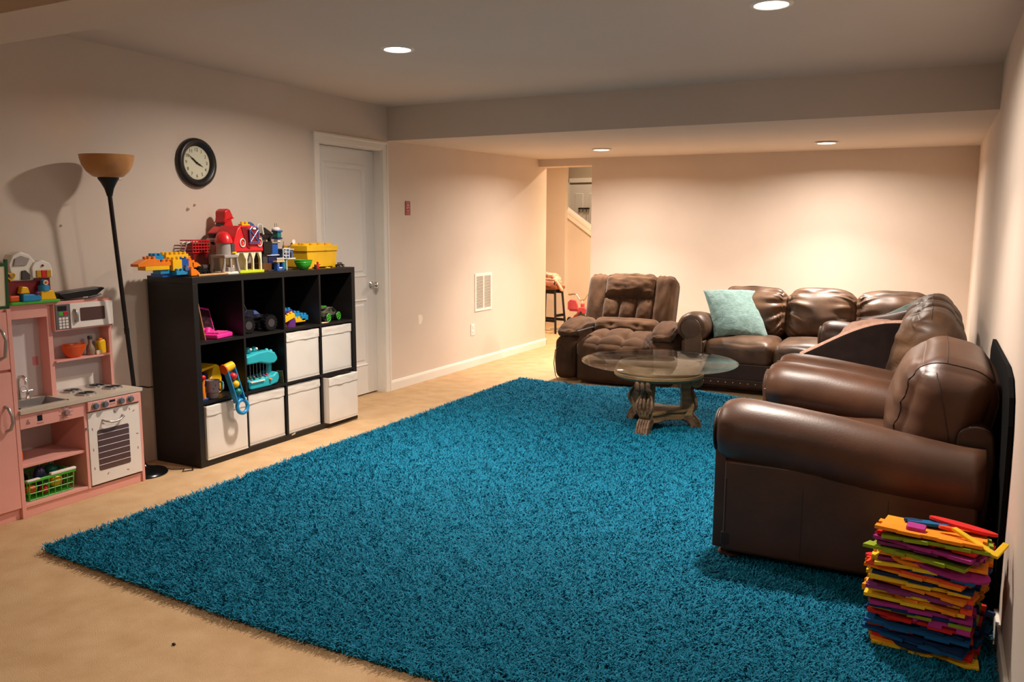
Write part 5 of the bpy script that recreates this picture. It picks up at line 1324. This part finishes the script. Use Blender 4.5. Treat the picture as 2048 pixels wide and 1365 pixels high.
# things on and in the kitchen
def kthing(name, label, cat, y, x, z, rz=0.0, rot=None): return toy(name, label, cat, y, x, z, rz, rot=rot)
t = kthing('orange_bowl', 'small orange plastic bowl on the play kitchen shelf', 'bowl', -0.078, 0.075, 0.7095)
t.scale = (1, 0.62, 1)
MB().lathe([(0.03, 0.0), (0.034, 0.002), (0.05, 0.018), (0.063, 0.05), (0.067, 0.068), (0.068, 0.071), (0.064, 0.070), (0.05, 0.03), (0.001, 0.010)], 30).obj('shell', P_dork, t, smooth=50)
MB().torus((0, 0, 0.060), 0.0655, 0.0018, 30, 6).obj('rim_band', P_dork, t)
t = kthing('toy_bottle', 'brownish grey bottle beside the orange bowl on the kitchen shelf', 'bottle', 0.022, 0.07, 0.7095)
MB().lathe([(0.020, 0.0), (0.023, 0.004), (0.023, 0.035), (0.016, 0.05), (0.010, 0.062), (0.010, 0.088)], 20).obj('body', mat('bottle_grey', (140, 118, 100), 0.25), t, smooth=40)
MB().lathe([(0.012, 0.086), (0.013, 0.10), (0.010, 0.104)], 16).obj('cap', P_dgry, t, smooth=40)
t = kthing('toy_carton', 'yellow toy food carton at the right end of the kitchen shelf', 'toy food', 0.062, 0.085, 0.7095)
MB().prism([(0.0, 0.0), (0.048, 0.0), (0.048, 0.060), (0.040, 0.078), (0.008, 0.070), (0.0, 0.060)], 0.0, 0.035, XZ()).obj('carton', P_yel, t, bevel=0.006)
MB().box(-0.022, 0.012, -0.012, 0.0, 0.0, 0.022).obj('label_block', P_cream, t, bevel=0.003)
MB().box(0.014, 0.034, 0.010, 0.022, 0.075, 0.083).obj('cap', P_org, t, bevel=0.002)
t = kthing('griddle_pan', 'black griddle pan tilted on top of the play kitchen', 'pan', -0.035, 0.09, 1.0185, rot=(0, math.radians(-4), 0))
t.location.z = 1.032
MB().prism([(-0.125, 0.02), (-0.10, 0.0), (0.075, 0.0), (0.125, 0.028), (0.125, 0.036), (-0.135, 0.036), (-0.135, 0.028)], -0.04, 0.05, XZ()).obj('pan_body', P_blk, t, bevel=0.005)
MB().box(-0.125, 0.118, -0.034, 0.044, 0.034, 0.038).obj('cooking_face', P_dgry, t)
MB().tube([(0.02, -0.045, -0.004), (0.075, -0.05, 0.0), (0.09, -0.05, 0.004)], 0.005, 8).obj('handle', P_blk, t)
# toy house
t = kthing('toy_house', 'white-roofed red toy playhouse with blue and yellow blocks on the play kitchen', 'toy house', -0.435, 0.135, 1.0185)
MB().prism(rrect(0.0, 0.262, -0.005, 0.095, 0.012), 0.0, 0.014, None).obj('base_plate', P_grn, t, bevel=0.003)
MB().box(0.01, 0.235, 0.03, 0.085, 0.014, 0.15).obj('house_walls', P_dred, t, bevel=0.006)
MB().prism([(0.03, 0.115), (0.145, 0.115), (0.160, 0.21), (0.13, 0.245), (0.085, 0.262), (0.045, 0.245), (0.02, 0.20)], 0.02, 0.09, XZ()).obj('roof', P_wht, t, bevel=0.010, seg=3)
MB().prism([(0.040, 0.190), (0.105, 0.190), (0.125, 0.225), (0.085, 0.240), (0.05, 0.226)], 0.012, 0.022, XZ()).obj('loft_opening', P_gry, t, bevel=0.003)
MB().prism([(0.075, 0.12), (0.120, 0.12), (0.122, 0.145), (0.10, 0.168), (0.08, 0.165)], 0.012, 0.022, XZ()).obj('window_opening', P_dgry, t, bevel=0.003)
MB().prism([(0.128, 0.125), (0.235, 0.125), (0.238, 0.17), (0.225, 0.20), (0.185, 0.218), (0.145, 0.205), (0.128, 0.18)], 0.008, 0.08, XZ()).obj('gable', P_wht, t, bevel=0.008, seg=3)
for k, m__ in enumerate((P_yel, P_red, P_yel)): MB().box(0.148 + k * 0.026, 0.172 + k * 0.026, 0.002, 0.012, 0.128, 0.165).obj('tile', pl('mustard', (190, 140, 20)) if k != 1 else P_red, t, bevel=0.003)
MB().sphere((0.183, 0.004, 0.188), 0.006, 10, 8).obj('stud', P_dred, t, smooth=180)
ht_ = []
for k in range(28):
    a_ = 2 * PI * k / 28; ht_.append((0.024 + 0.0013 * 16 * math.sin(a_) ** 3, 0.015, 0.140 + 0.0013 * (13 * math.cos(a_) - 5 * math.cos(2 * a_) - 2 * math.cos(3 * a_) - math.cos(4 * a_))))
MB().tube(ht_, 0.0035, 6, True).obj('heart_frame', P_yel, t)
MB().box(0.004, 0.055, 0.002, 0.03, 0.014, 0.046).obj('pedal', P_dork, t, bevel=0.008, seg=3)
MB().prism([(0.06, 0.014), (0.155, 0.014), (0.155, 0.034), (0.14, 0.046), (0.062, 0.052)], -0.012, 0.03, XZ()).obj('slide', P_lblue, t, bevel=0.005)
MB().prism([(0.155, 0.014), (0.238, 0.014), (0.225, 0.062), (0.158, 0.062)], -0.008, 0.03, XZ()).obj('porch', P_yel, t, bevel=0.005)
MB().prism([(0.055, 0.052), (0.105, 0.052), (0.095, 0.085), (0.065, 0.09)], -0.004, 0.03, XZ()).obj('steps', P_yel, t, bevel=0.006)
MB().lathe([(0.028, 0.062), (0.026, 0.085), (0.014, 0.092), (0.012, 0.112), (0.002, 0.118)], 18, Matrix.Translation((0.182, 0.01, 0))).obj('bell_tower', P_lblue, t, smooth=50)
MB().torus((0, 0, 0), 0.010, 0.004, 16, 6, Matrix.Translation((0.185, -0.006, 0.102)) @ Matrix.Rotation(PI / 2, 4, 'X')).obj('flower', P_cream, t)
MB().sphere((0.185, -0.006, 0.102), 0.007, 10, 8).obj('flower_centre', P_dork, t, smooth=180)
MB().sphere((0.135, -0.010, 0.052), (0.012, 0.01, 0.010), 10, 8).obj('ball', P_pur, t, smooth=180)
# green-framed board at the far left
t = kthing('framed_board', 'cream board in a dark green frame at the left edge on the kitchen', 'board', -0.535, 0.275, 1.0185, rot=(math.radians(4), 0, 0))
gr_ = pl('frame_green', (28, 84, 44))
MB().box(-0.34, 0.0, 0.004, 0.010, 0.006, 0.215).obj('panel', mat('board_cream', (222, 206, 176), 0.6), t)
for (x0, x1, z0_, z1__) in ((-0.35, 0.012, 0.0, 0.014), (-0.35, 0.0, 0.200, 0.216), (-0.002, 0.012, 0.0, 0.232)): MB().box(x0, x1, 0.0, 0.014, z0_, z1__).obj('frame_rail', gr_, t, bevel=0.002)
# green basket with toys
t = kthing('plastic_basket', 'lime green lattice basket on the lowest kitchen shelf', 'basket', -0.505, 0.278, 0.0665)
bw, bd_, bh = 0.245, 0.20, 0.098
bk = MB().box(0.008, bw - 0.008, 0.008, bd_ - 0.008, 0, 0.004).obj('floor_panel', P_grn, t)
def side(a, b, nrm, nv):
    m_ = MB(); a = Vector(a); b = Vector(b)
    for k in range(nv + 1):
        p_ = a.lerp(b, k / nv); q_ = p_ + Vector((0, 0, bh)) + nrm * 0.010
        m_.tube([p_, q_], 0.0025, 5)
    for f_ in (0.02, 0.36, 0.68): m_.tube([a + Vector((0, 0, bh * f_)) + nrm * 0.01 * f_, b + Vector((0, 0, bh * f_)) + nrm * 0.01 * f_], 0.0025, 5)
    m_.obj('lattice_side', P_grn, t)
c4 = [(0.008, 0.008, 0.002), (bw - 0.008, 0.008, 0.002), (bw - 0.008, bd_ - 0.008, 0.002), (0.008, bd_ - 0.008, 0.002)]
side(c4[0], c4[1], Vector((0, -1, 0)), 7); side(c4[1], c4[2], Vector((1, 0, 0)), 5); side(c4[2], c4[3], Vector((0, 1, 0)), 7); side(c4[3], c4[0], Vector((-1, 0, 0)), 5)
rm_ = MB()
for (x0, x1, y0, y1) in ((-0.004, bw + 0.004, -0.006, 0.006), (-0.004, bw + 0.004, bd_ - 0.006, bd_ + 0.006), (-0.006, 0.006, 0, bd_), (bw - 0.006, bw + 0.006, 0, bd_)): rm_.box(x0, x1, y0, y1, bh - 0.006, bh + 0.008)
rm_.obj('rim', P_grn, t, bevel=0.003)
MB().box(bw - 0.13, bw + 0.006, -0.009, 0.012, bh + 0.006, bh + 0.020).obj('white_grip', P_wht, t, bevel=0.004); MB().box(-0.006, 0.06, -0.009, 0.012, bh + 0.002, bh + 0.012).obj('white_grip', P_wht, t, bevel=0.004)
items = [('toy_lemon', 'yellow toy fruit at the right in the green basket', P_yel, (0.175, 0.055, 0.056), (0.034, 0.03, 0.032)), ('toy_plum', 'dark purple toy vegetable standing in the green basket', P_navy, (0.10, 0.06, 0.10), (0.03, 0.028, 0.05)),
         ('toy_pepper', 'teal green toy pepper on top in the green basket', P_teal, (0.19, 0.11, 0.105), (0.036, 0.03, 0.026)), ('toy_carrot', 'orange toy carrot low at the left in the basket', P_dork, (0.045, 0.05, 0.045), (0.030, 0.022, 0.02)),
         ('toy_apple', 'red toy apple low in the green basket', P_red, (0.105, 0.04, 0.032), (0.024, 0.022, 0.022)), ('toy_pear', 'green toy pear low in the middle of the basket', P_grn, (0.135, 0.085, 0.035), (0.03, 0.03, 0.03)),
         ('toy_eggplant', 'black toy aubergine at the left in the basket', P_blk, (0.04, 0.12, 0.08), (0.032, 0.03, 0.045))]
for nm, lb, m__, c_, r_ in items:
    q_ = kthing(nm, lb, 'toy food', -0.505 + c_[0], 0.278 - c_[1], 0.0665 + c_[2])
    MB().sphere((0, 0, 0), r_, 16, 10).obj('flesh', m__, q_, smooth=180)
    MB().cyl((0, 0, r_[2] * 0.95), (0.003, 0, r_[2] + 0.012), 0.004, 0.003, 6).obj('stem', P_grn if m__ is not P_grn else P_dgry, q_)
t = kthing('toy_jar', 'orange toy jar at the left of the middle kitchen shelf', 'toy food', -0.510, 0.225, 0.2605)
MB().lathe([(0.018, 0), (0.022, 0.006), (0.022, 0.05), (0.014, 0.062), (0.014, 0.075)], 18).obj('body', P_dork, t, smooth=40); MB().lathe([(0.016, 0.073), (0.016, 0.086), (0.012, 0.088)], 16).obj('lid', P_org, t, smooth=40)

# ================================================================== torchiere lamp
M_amber = mat('amber_glass', (196, 142, 88), 0.35, rgb2=(178, 124, 72), vscale=9, spec=0.4)
LB = Vector((0.185, 0.225, 0.0)); LT = Vector((0.215, 0.090, 1.572))
lp = thing('floor_lamp', 'leaning black floor lamp with an amber bowl shade beside the play kitchen', 'floor lamp', LB)
MB().lathe([(0.125, 0.0), (0.127, 0.006), (0.118, 0.018), (0.07, 0.032), (0.025, 0.042), (0.014, 0.06)], 36).obj('base', mat('lamp_base_black', (14, 13, 14), 0.2), lp, smooth=50)
up = (LT - LB).normalized()
MB().tube([Vector((0, 0, 0.03)), LT - LB], 0.0115, 12).obj('pole', M_black, lp, smooth=60)
MB().tube([(LT - LB) * 0.52, (LT - LB) * 0.54], 0.0135, 12).obj('pole_joint', M_black, lp)
Mh = Matrix.Translation(LT - LB) @ Vector((0, 0, 1)).rotation_difference((up + Vector((0, 0, 3))).normalized()).to_matrix().to_4x4()
MB().lathe([(0.014, -0.01), (0.016, 0.0), (0.024, 0.03), (0.040, 0.062), (0.052, 0.080), (0.052, 0.088), (0.001, 0.088)], 28, Mh).obj('shade_holder', M_black, lp, smooth=40)
MB().lathe([(0.036, 0.084), (0.074, 0.092), (0.103, 0.118), (0.123, 0.152), (0.132, 0.186), (0.134, 0.204), (0.130, 0.204), (0.127, 0.186), (0.117, 0.154), (0.097, 0.123), (0.07, 0.100), (0.001, 0.095)], 48, Mh).obj('shade', M_amber, lp, smooth=60)
MB().tube([Mh @ Vector((0.0, 0.04, 0.075)), Mh @ Vector((0.0, 0.078, 0.078))], 0.003, 8).obj('switch', K_silv, lp)
MB().tube([(0.0, 0.06, 0.03), (0.09, 0.11, 0.008), (0.14, 0.16, 0.005), (0.17, 0.12, 0.005), (0.20, 0.17, 0.005), (0.15, 0.21, 0.005)], 0.003, 6).obj('cord', M_blackp, lp)
tag(MB().tube([(0.012, 0.30, 0.44), (0.06, 0.28, 0.47), (0.09, 0.27, 0.49), (0.10, 0.31, 0.485), (0.09, 0.36, 0.47), (0.05, 0.42, 0.46)], 0.004, 6).obj('power_cord', M_blackp), 'black power cord plugged into the outlet beside the shelf', 'cord')

# ================================================================== wall clock
ck = thing('wall_clock', 'round black-framed wall clock with cream face above the toys', 'clock', (0.0, 0.862, 1.795))
Mc = Matrix.Rotation(PI / 2, 4, 'Y')
MB().lathe([(0.147, 0.0), (0.152, 0.012), (0.148, 0.028), (0.135, 0.038), (0.122, 0.036), (0.114, 0.027), (0.104, 0.022), (0.101, 0.012)], 56, Mc, cap=False).obj('frame', mat('clock_frame', (26, 22, 22), 0.35), ck, smooth=50)
fcx = MB().lathe([(0.104, 0.0), (0.104, 0.014), (0.001, 0.014)], 48, Mc).obj('face', mat('clock_face', (224, 220, 196), 0.6, var=0.02), ck)
M_ink = mat('clock_ink', (52, 52, 48), 0.6)
for h_ in range(1, 13):
    a_ = PI / 2 - 2 * PI * h_ / 12
    text_obj('numeral', str(h_), 0.030, M_ink, fcx, (0.0146, 0.080 * math.cos(a_), 0.080 * math.sin(a_)), (PI / 2, 0, PI / 2))
tkm = MB()
for k in range(60):
    a_ = 2 * PI * k / 60; tkm.cbox((0.0145, 0.0965 * math.cos(a_), 0.0965 * math.sin(a_)), (0.0006, 0.0015, 0.004), rot=(a_ - PI / 2, 0, 0))
tkm.obj('minute_marks', M_ink, fcx)
def hand(nm, a_, L_, w_, x_):
    d_ = Vector((0, math.cos(a_), math.sin(a_))); s_ = Vector((0, -math.sin(a_), math.cos(a_)))
    m_ = MB(); pr = [(-0.02, 0), (-0.015, w_ * .6), (0.0, w_ * .5), (L_ * 0.45, w_), (L_ * 0.6, w_ * 0.5), (L_, 0), (L_ * 0.6, -w_ * .5), (L_ * 0.45, -w_), (0, -w_ * .5), (-0.015, -w_ * .6)]
    a = [d_ * u + s_ * v + Vector((x_, 0, 0)) for u, v in pr]; b = [p + Vector((0.0012, 0, 0)) for p in a]
    m_.rings([a, b]); return m_.obj(nm, M_black, ck)
hand('hour_hand', PI / 2 - 2 * PI * (3 + 50 / 60) / 12, 0.055, 0.006, 0.0165)
hand('minute_hand', PI / 2 - 2 * PI * 51 / 60, 0.082, 0.005, 0.019)
MB().cyl((0.014, 0, 0), (0.022, 0, 0), 0.006).obj('hub', M_black, ck)
MB().lathe([(0.103, 0.024), (0.06, 0.0255), (0.001, 0.026)], 40, Mc, cap=False).obj('glass', glass_mat('clock_glass', (0.97, 0.97, 0.96), 0.5), ck, smooth=60)
# ================================================================== hallway things
M_stoolw = mat('stool_seat_wood', (150, 84, 36), 0.4, rgb2=(120, 62, 24), vscale=6, stretch=(1, 6, 1))
t = thing('bar_stool', 'black wooden stool with a brown saddle seat in the hallway', 'stool', (-0.475, 7.20, 0), math.radians(-9))
t.scale = (0.85, 0.85, 1)
soft('seat', (0.40, 0.27, 0.045), M_stoolw, t, (0, 0, 0.60), r=0.018, n=12, f=lambda u, p: (0, 0, 0.012 * u.x * u.x))
for sx in (-1, 1):
    for sy in (-1, 1):
        MB().tube([(sx * 0.155, sy * 0.10, 0.585), (sx * 0.205, sy * 0.15, 0.0)], 0.021, 4).obj('leg', M_black, t)
for sx in (-1, 1): MB().cbox((sx * 0.185, 0, 0.24), (0.02, 0.25, 0.035)).obj('stretcher', M_black, t)
for sy in (-1, 1): MB().cbox((0, sy * 0.138, 0.17), (0.37, 0.02, 0.035)).obj('stretcher', M_black, t)
for sy in (-1, 1): MB().cbox((0, sy * 0.105, 0.555), (0.31, 0.02, 0.05)).obj('apron', M_black, t)
M_pinkb = mat('pink_nylon', (236, 178, 156), 0.6, rgb2=(214, 150, 130), vscale=10, bump=0.3, bscale=30)
t = thing('backpack', 'peach pink backpack slumped on the hallway stool', 'backpack', (-0.48, 7.18, 0.625), math.radians(2))
t.scale = (0.85, 0.85, 0.9)
def fb(u, p):
    n_ = noise.noise(Vector((u.x * 3, u.y * 3, u.z * 3))) * 0.02
    return (n_, n_, n_ - 0.02 * u.x)
soft('body', (0.36, 0.24, 0.17), M_pinkb, t, (0, 0, 0.088), r=0.08, n=20, puff=(0, 0.02, 0.01), f=fb)
soft('flap', (0.22, 0.20, 0.05), M_pinkb, t, (0.02, -0.02, 0.165), r=0.024, n=14, f=fb)
MB().tube([(-0.12, -0.10, 0.165), (-0.05, -0.12, 0.15), (0.0, -0.135, 0.10), (0.08, -0.135, 0.095), (0.15, -0.12, 0.10)], 0.004, 6).obj('zip', M_blackp, t)
MB().tube([(0.13, -0.08, 0.11), (0.19, -0.09, 0.04), (0.25, -0.10, -0.04), (0.27, -0.10, -0.06)], [0.012, 0.022, 0.028, 0.012], 10).obj('strap', M_pinkb, t, smooth=60)
MB().sphere((0.13, -0.11, 0.06), (0.02, 0.015, 0.035), 10, 8).obj('mesh_pocket', M_blackp, t, smooth=180)
# tricycle
M_trp = mat('tricycle_pink', (206, 84, 96), 0.4, rgb2=(190, 70, 84), vscale=6)
t = thing('tricycle', 'pink toddler tricycle with chrome handlebar parked in the hallway', 'tricycle', (-0.10, 7.42, 0), 0)
t.scale = (0.78, 0.9, 1)
MB().tube([(-0.24, 0, 0.505), (-0.14, 0, 0.51), (-0.10, 0, 0.50), (-0.05, 0, 0.44), (0.0, 0, 0.425), (0.05, 0, 0.44), (0.10, 0, 0.505), (0.14, 0, 0.515), (0.24, 0, 0.505)], 0.010, 8).obj('handlebar', M_chrome, t, smooth=60)
for sx in (-1, 1): MB().tube([(sx * 0.20, 0, 0.506), (sx * 0.255, 0, 0.504)], 0.014, 10).obj('grip', mat('grip_tan', (176, 120, 80), 0.6), t)
MB().tube([(0, 0, 0.43), (0, 0.0, 0.36), (0, -0.03, 0.30)], 0.016, 10).obj('stem', P_wht, t)
MB().cbox((0.02, -0.02, 0.355), (0.06, 0.05, 0.07)).obj('steering_head', M_trp, t, bevel=0.01)
wheel(t, (0.02, -0.06, 0.145), 0.145, 0.04, M_blackp, M_trp, axis='X', name='front_wheel')
def sc(a_): return (0.09 * math.cos(a_), 0.075 * math.sin(a_))
soft('seat', (0.20, 0.16, 0.05), M_trp, t, (-0.14, 0.05, 0.30), r=0.024, n=12)
bkr = MB().prism([(-0.10, 0.0), (0.08, 0.0), (0.09, 0.06), (0.05, 0.13), (-0.05, 0.14), (-0.10, 0.10)], 0, 0.03, Matrix.Translation((-0.15, -0.02, 0.30)) @ Matrix.Rotation(PI / 2, 4, 'X')).obj('backrest', M_trp, t, bevel=0.012, seg=3)
MB().tube([(0.02, -0.03, 0.33), (-0.06, 0.0, 0.24), (-0.16, 0.05, 0.20), (-0.22, 0.10, 0.14)], 0.02, 10).obj('frame_tube', M_trp, t, smooth=60)
MB().prism([(-0.09, -0.03), (0.09, -0.03), (0.11, 0.02), (0.05, 0.06), (-0.06, 0.05)], -0.03, 0.03, Matrix.Translation((0.03, -0.06, 0.285)) @ Matrix.Rotation(PI / 2, 4, 'X')).obj('mudguard', M_trp, t, bevel=0.01)
for sx in (-1, 1): wheel(t, (-0.20 + sx * 0.12, 0.16, 0.09), 0.09, 0.035, M_blackp, M_trp, axis='X', name='rear_wheel')
tag(MB().box(-0.11, 0.11, -0.08, 0.08, 0, 0.012).obj('newspaper', mat('news_grey', (176, 162, 146), 0.8, rgb2=(140, 128, 116), vscale=30), loc=(-0.50, 7.55, 0.0), rot=(0, 0, 0.3)), 'folded grey paper lying on the hall carpet behind the stool', 'paper')
# ================================================================== stack of foam puzzle mats
FC = {'orange': (240, 140, 30), 'yellow': (232, 190, 40), 'red': (206, 40, 36), 'blue': (22, 88, 140), 'magenta': (168, 50, 130), 'purple': (130, 54, 112), 'green': (140, 160, 36), 'coral': (228, 78, 44), 'navy': (22, 50, 90)}
FM = {k: mat('foam_' + k, v, 0.85, var=0.08, vscale=30, bump=0.35, bscale=220, spec=0.2, bdist=0.003) for k, v in FC.items()}
rnd = random.Random(11)
ORD = ['topmost', 'second', 'third', 'fourth', 'fifth', 'sixth', 'seventh', 'eighth', 'ninth', 'tenth', 'eleventh', 'twelfth', 'thirteenth', 'fourteenth', 'fifteenth', 'sixteenth', 'seventeenth', 'eighteenth', 'nineteenth', 'twentieth', 'twenty-first', 'twenty-second', 'twenty-third', 'twenty-fourth', 'twenty-fifth', 'twenty-sixth', 'twenty-seventh', 'twenty-eighth', 'twenty-ninth', 'thirtieth', 'thirty-first', 'thirty-second']
def jig(S, n=5, dep=0.014, ph=0):
    """square tile outline with interlocking dovetail teeth"""
    out = []; h = S / 2
    for side_ in range(4):
        for k in range(n):
            s0 = -h + S * k / n; s1 = -h + S * (k + 1) / n
            o_ = (dep if (k + side_ + ph) % 2 == 0 else 0.0)
            fl = 0.006 if o_ else 0.0
            if k == 0: o_ = 0; fl = 0
            a = (s0 - fl if k else s0, -h - o_); b = (s1 + fl if k < n - 1 else s1 - 0.001, -h - o_)
            for (x, y) in (a, b):
                for _ in range(side_): x, y = -y, x
                out.append((x, y))
    return out
cols = ['orange', 'green', 'red', 'magenta', 'purple', 'green', 'orange', 'purple', 'yellow', 'blue', 'coral', 'orange', 'navy', 'yellow', 'orange', 'purple', 'yellow', 'orange', 'yellow', 'magenta', 'navy', 'green', 'yellow', 'red', 'navy', 'blue', 'coral', 'navy', 'blue', 'red', 'orange', 'yellow']
n = len(cols); TH = 0.0105
zt = 0.030; top_z = 0.395
step = (top_z - zt) / (n - 1)
for i in range(n - 1, -1, -1):       # bottom first
    k = n - 1 - i; cname = cols[i]
    z = zt + k * step
    S = 0.318
    cx = 4.190 + rnd.uniform(-0.026, 0.006) + (0.012 if i < 8 else 0.0); cy = 0.138 + rnd.uniform(-0.022, 0.02)
    if i in (8, 13, 16, 18): cx -= 0.018
    rz = math.radians(-9 + rnd.uniform(-9, 9))
    tx, ty = math.radians(rnd.uniform(-0.4, 0.4) - 11.0 * (k / n) ** 1.2), math.radians(rnd.uniform(0.0, 0.9) + (1.2 if i == 0 else 0))
    mb = MB(); ol = jig(S - 0.02, 5, 0.013, rnd.randint(0, 1))
    M_ = Matrix.Translation((0, 0, 0))
    bend = rnd.uniform(-0.006, 0.014) * (1.0 if i < 10 else 0.45)
    def P_(x, y, z_): return Vector((x, y, z_ - bend * ((x / 0.15) ** 2 + (y / 0.15) ** 2) * 0.5))
    mb.rings([[P_(x, y, 0) for x, y in ol], [P_(x, y, TH) for x, y in ol]])
    o = mb.obj('foam_mat_tile', FM[cname], loc=(cx, cy, z), rot=(tx, ty, rz))
    where = ORD[i] + (' tile of the stack by the armchair' if i == 0 else ' from the top of the stack by the armchair')
    tag(o, f'{cname} foam puzzle mat tile, {where}', 'foam mat', 'foam mat tiles in the stack')
# loose letter and shape inserts lying on and sticking out of the stack
def insert(name, label, ol, color, loc, rot, th=0.0105):
    o = MB().prism(ol, 0, th).obj(name, FM[color], loc=loc, rot=rot, bevel=0.002)
    tag(o, label, 'foam piece', 'loose foam shape inserts'); return o
ell = lambda a, b, n_=26: [(a * math.cos(2 * PI * k / n_), b * math.sin(2 * PI * k / n_)) for k in range(n_)]
Zt = top_z + TH + 0.004
TL = math.radians(-11)
insert('foam_shape', 'large red oval foam insert lying on top of the mat stack', ell(0.105, 0.05), 'red', (4.275, 0.215, Zt + 0.004 + -0.0097), (TL, math.radians(5), math.radians(-12)))
insert('foam_shape', 'blue foam disc insert under the red oval on the stack', ell(0.07, 0.045), 'blue', (4.175, 0.185, Zt + -0.0039), (TL, math.radians(1), 0.2))
insert('foam_shape', 'small red rounded foam insert on top of the mat stack', ell(0.035, 0.022), 'coral', (4.235, 0.105, Zt + 0.003 + 0.0116), (TL, math.radians(3), -0.1))
insert('foam_shape', 'pinkish purple rounded foam block at the top left of the stack', [(x * 0.028, y * 0.032) for x, y in [(-1, -.8), (-.8, -1), (.8, -1), (1, -.8), (1, .8), (.8, 1), (-.8, 1), (-1, .8)]], 'magenta', (4.135, 0.060, Zt + 0.015), (math.radians(-3), math.radians(3), -0.08), 0.014)
insert('foam_shape', 'dark blue foam insert behind the purple block on the stack', ell(0.03, 0.03), 'navy', (4.125, 0.20, Zt + -0.0068), (TL, 0, 0))
V_ = [(-0.085, 0.0), (-0.075, 0.014), (0.055, -0.028), (0.058, 0.035), (0.076, 0.035), (0.074, -0.05), (0.060, -0.052)]
insert('foam_letter', 'yellow V-shaped foam letter hanging off the right of the stack', V_, 'yellow', (4.315, 0.045, Zt + 0.012), (math.radians(14), math.radians(10), math.radians(-20)))
zz = lambda i: zt + (n - 1 - i) * step
insert('foam_letter', 'large purple oval foam insert bulging from the upper front of the stack', ell(0.12, 0.05), 'magenta', (4.235, 0.005, zz(7) + 0.018), (math.radians(16), math.radians(7), math.radians(-10)))
insert('foam_shape', 'orange rounded foam insert poking out beside the purple oval', ell(0.06, 0.05), 'orange', (4.125, 0.030, zz(7) + 0.02), (math.radians(10), math.radians(3), 0))
insert('foam_shape', 'red foam tab poking out of the left side of the stack', ell(0.035, 0.018), 'red', (4.02, 0.11, zz(9)), (0, 0, 0.2))
insert('foam_shape', 'blue foam tab poking out of the left side of the stack', ell(0.032, 0.02), 'blue', (4.025, 0.09, zz(17)), (0, 0, 0.1))
insert('foam_shape', 'lower blue foam tab at the left side of the stack', ell(0.035, 0.02), 'blue', (4.04, 0.085, zz(20)), (0, 0, 0.1))
insert('foam_shape', 'coral red foam L piece drooping over the front of the stack', [(-0.03, 0), (0.03, 0), (0.03, -0.075), (-0.004, -0.075), (-0.004, -0.05), (-0.03, -0.05)], 'coral', (4.285, 0.008, zz(11)), (math.radians(60), 0, math.radians(-8)))
insert('foam_shape', 'magenta jigsaw-edged foam piece drooping over the lower front', [(-0.10, 0.02), (0.10, 0.02), (0.10, -0.05), (0.06, -0.05), (0.06, -0.036), (0.02, -0.036), (0.02, -0.05), (-0.02, -0.05), (-0.02, -0.036), (-0.05, -0.036), (-0.06, -0.05)], 'magenta', (4.215, 0.005, zz(19)), (math.radians(48), 0, math.radians(-9)))
insert('foam_shape', 'red foam insert sticking out low at the left front', ell(0.045, 0.03), 'red', (4.085, 0.03, zz(23)), (math.radians(10), 0, 0))
insert('foam_shape', 'navy oval foam insert near the bottom front of the stack', ell(0.07, 0.03), 'navy', (4.16, -0.005, zz(29)), (math.radians(12), 0, -0.1))
insert('foam_shape', 'yellow foam strip lying on the rug under the front of the stack', [(-0.10, 0.03), (0.09, 0.03), (0.10, -0.02), (0.06, -0.03), (0.02, -0.018), (-0.10, -0.004)], 'yellow', (4.245, -0.01, 0.034), (math.radians(4), 0, math.radians(-9)))
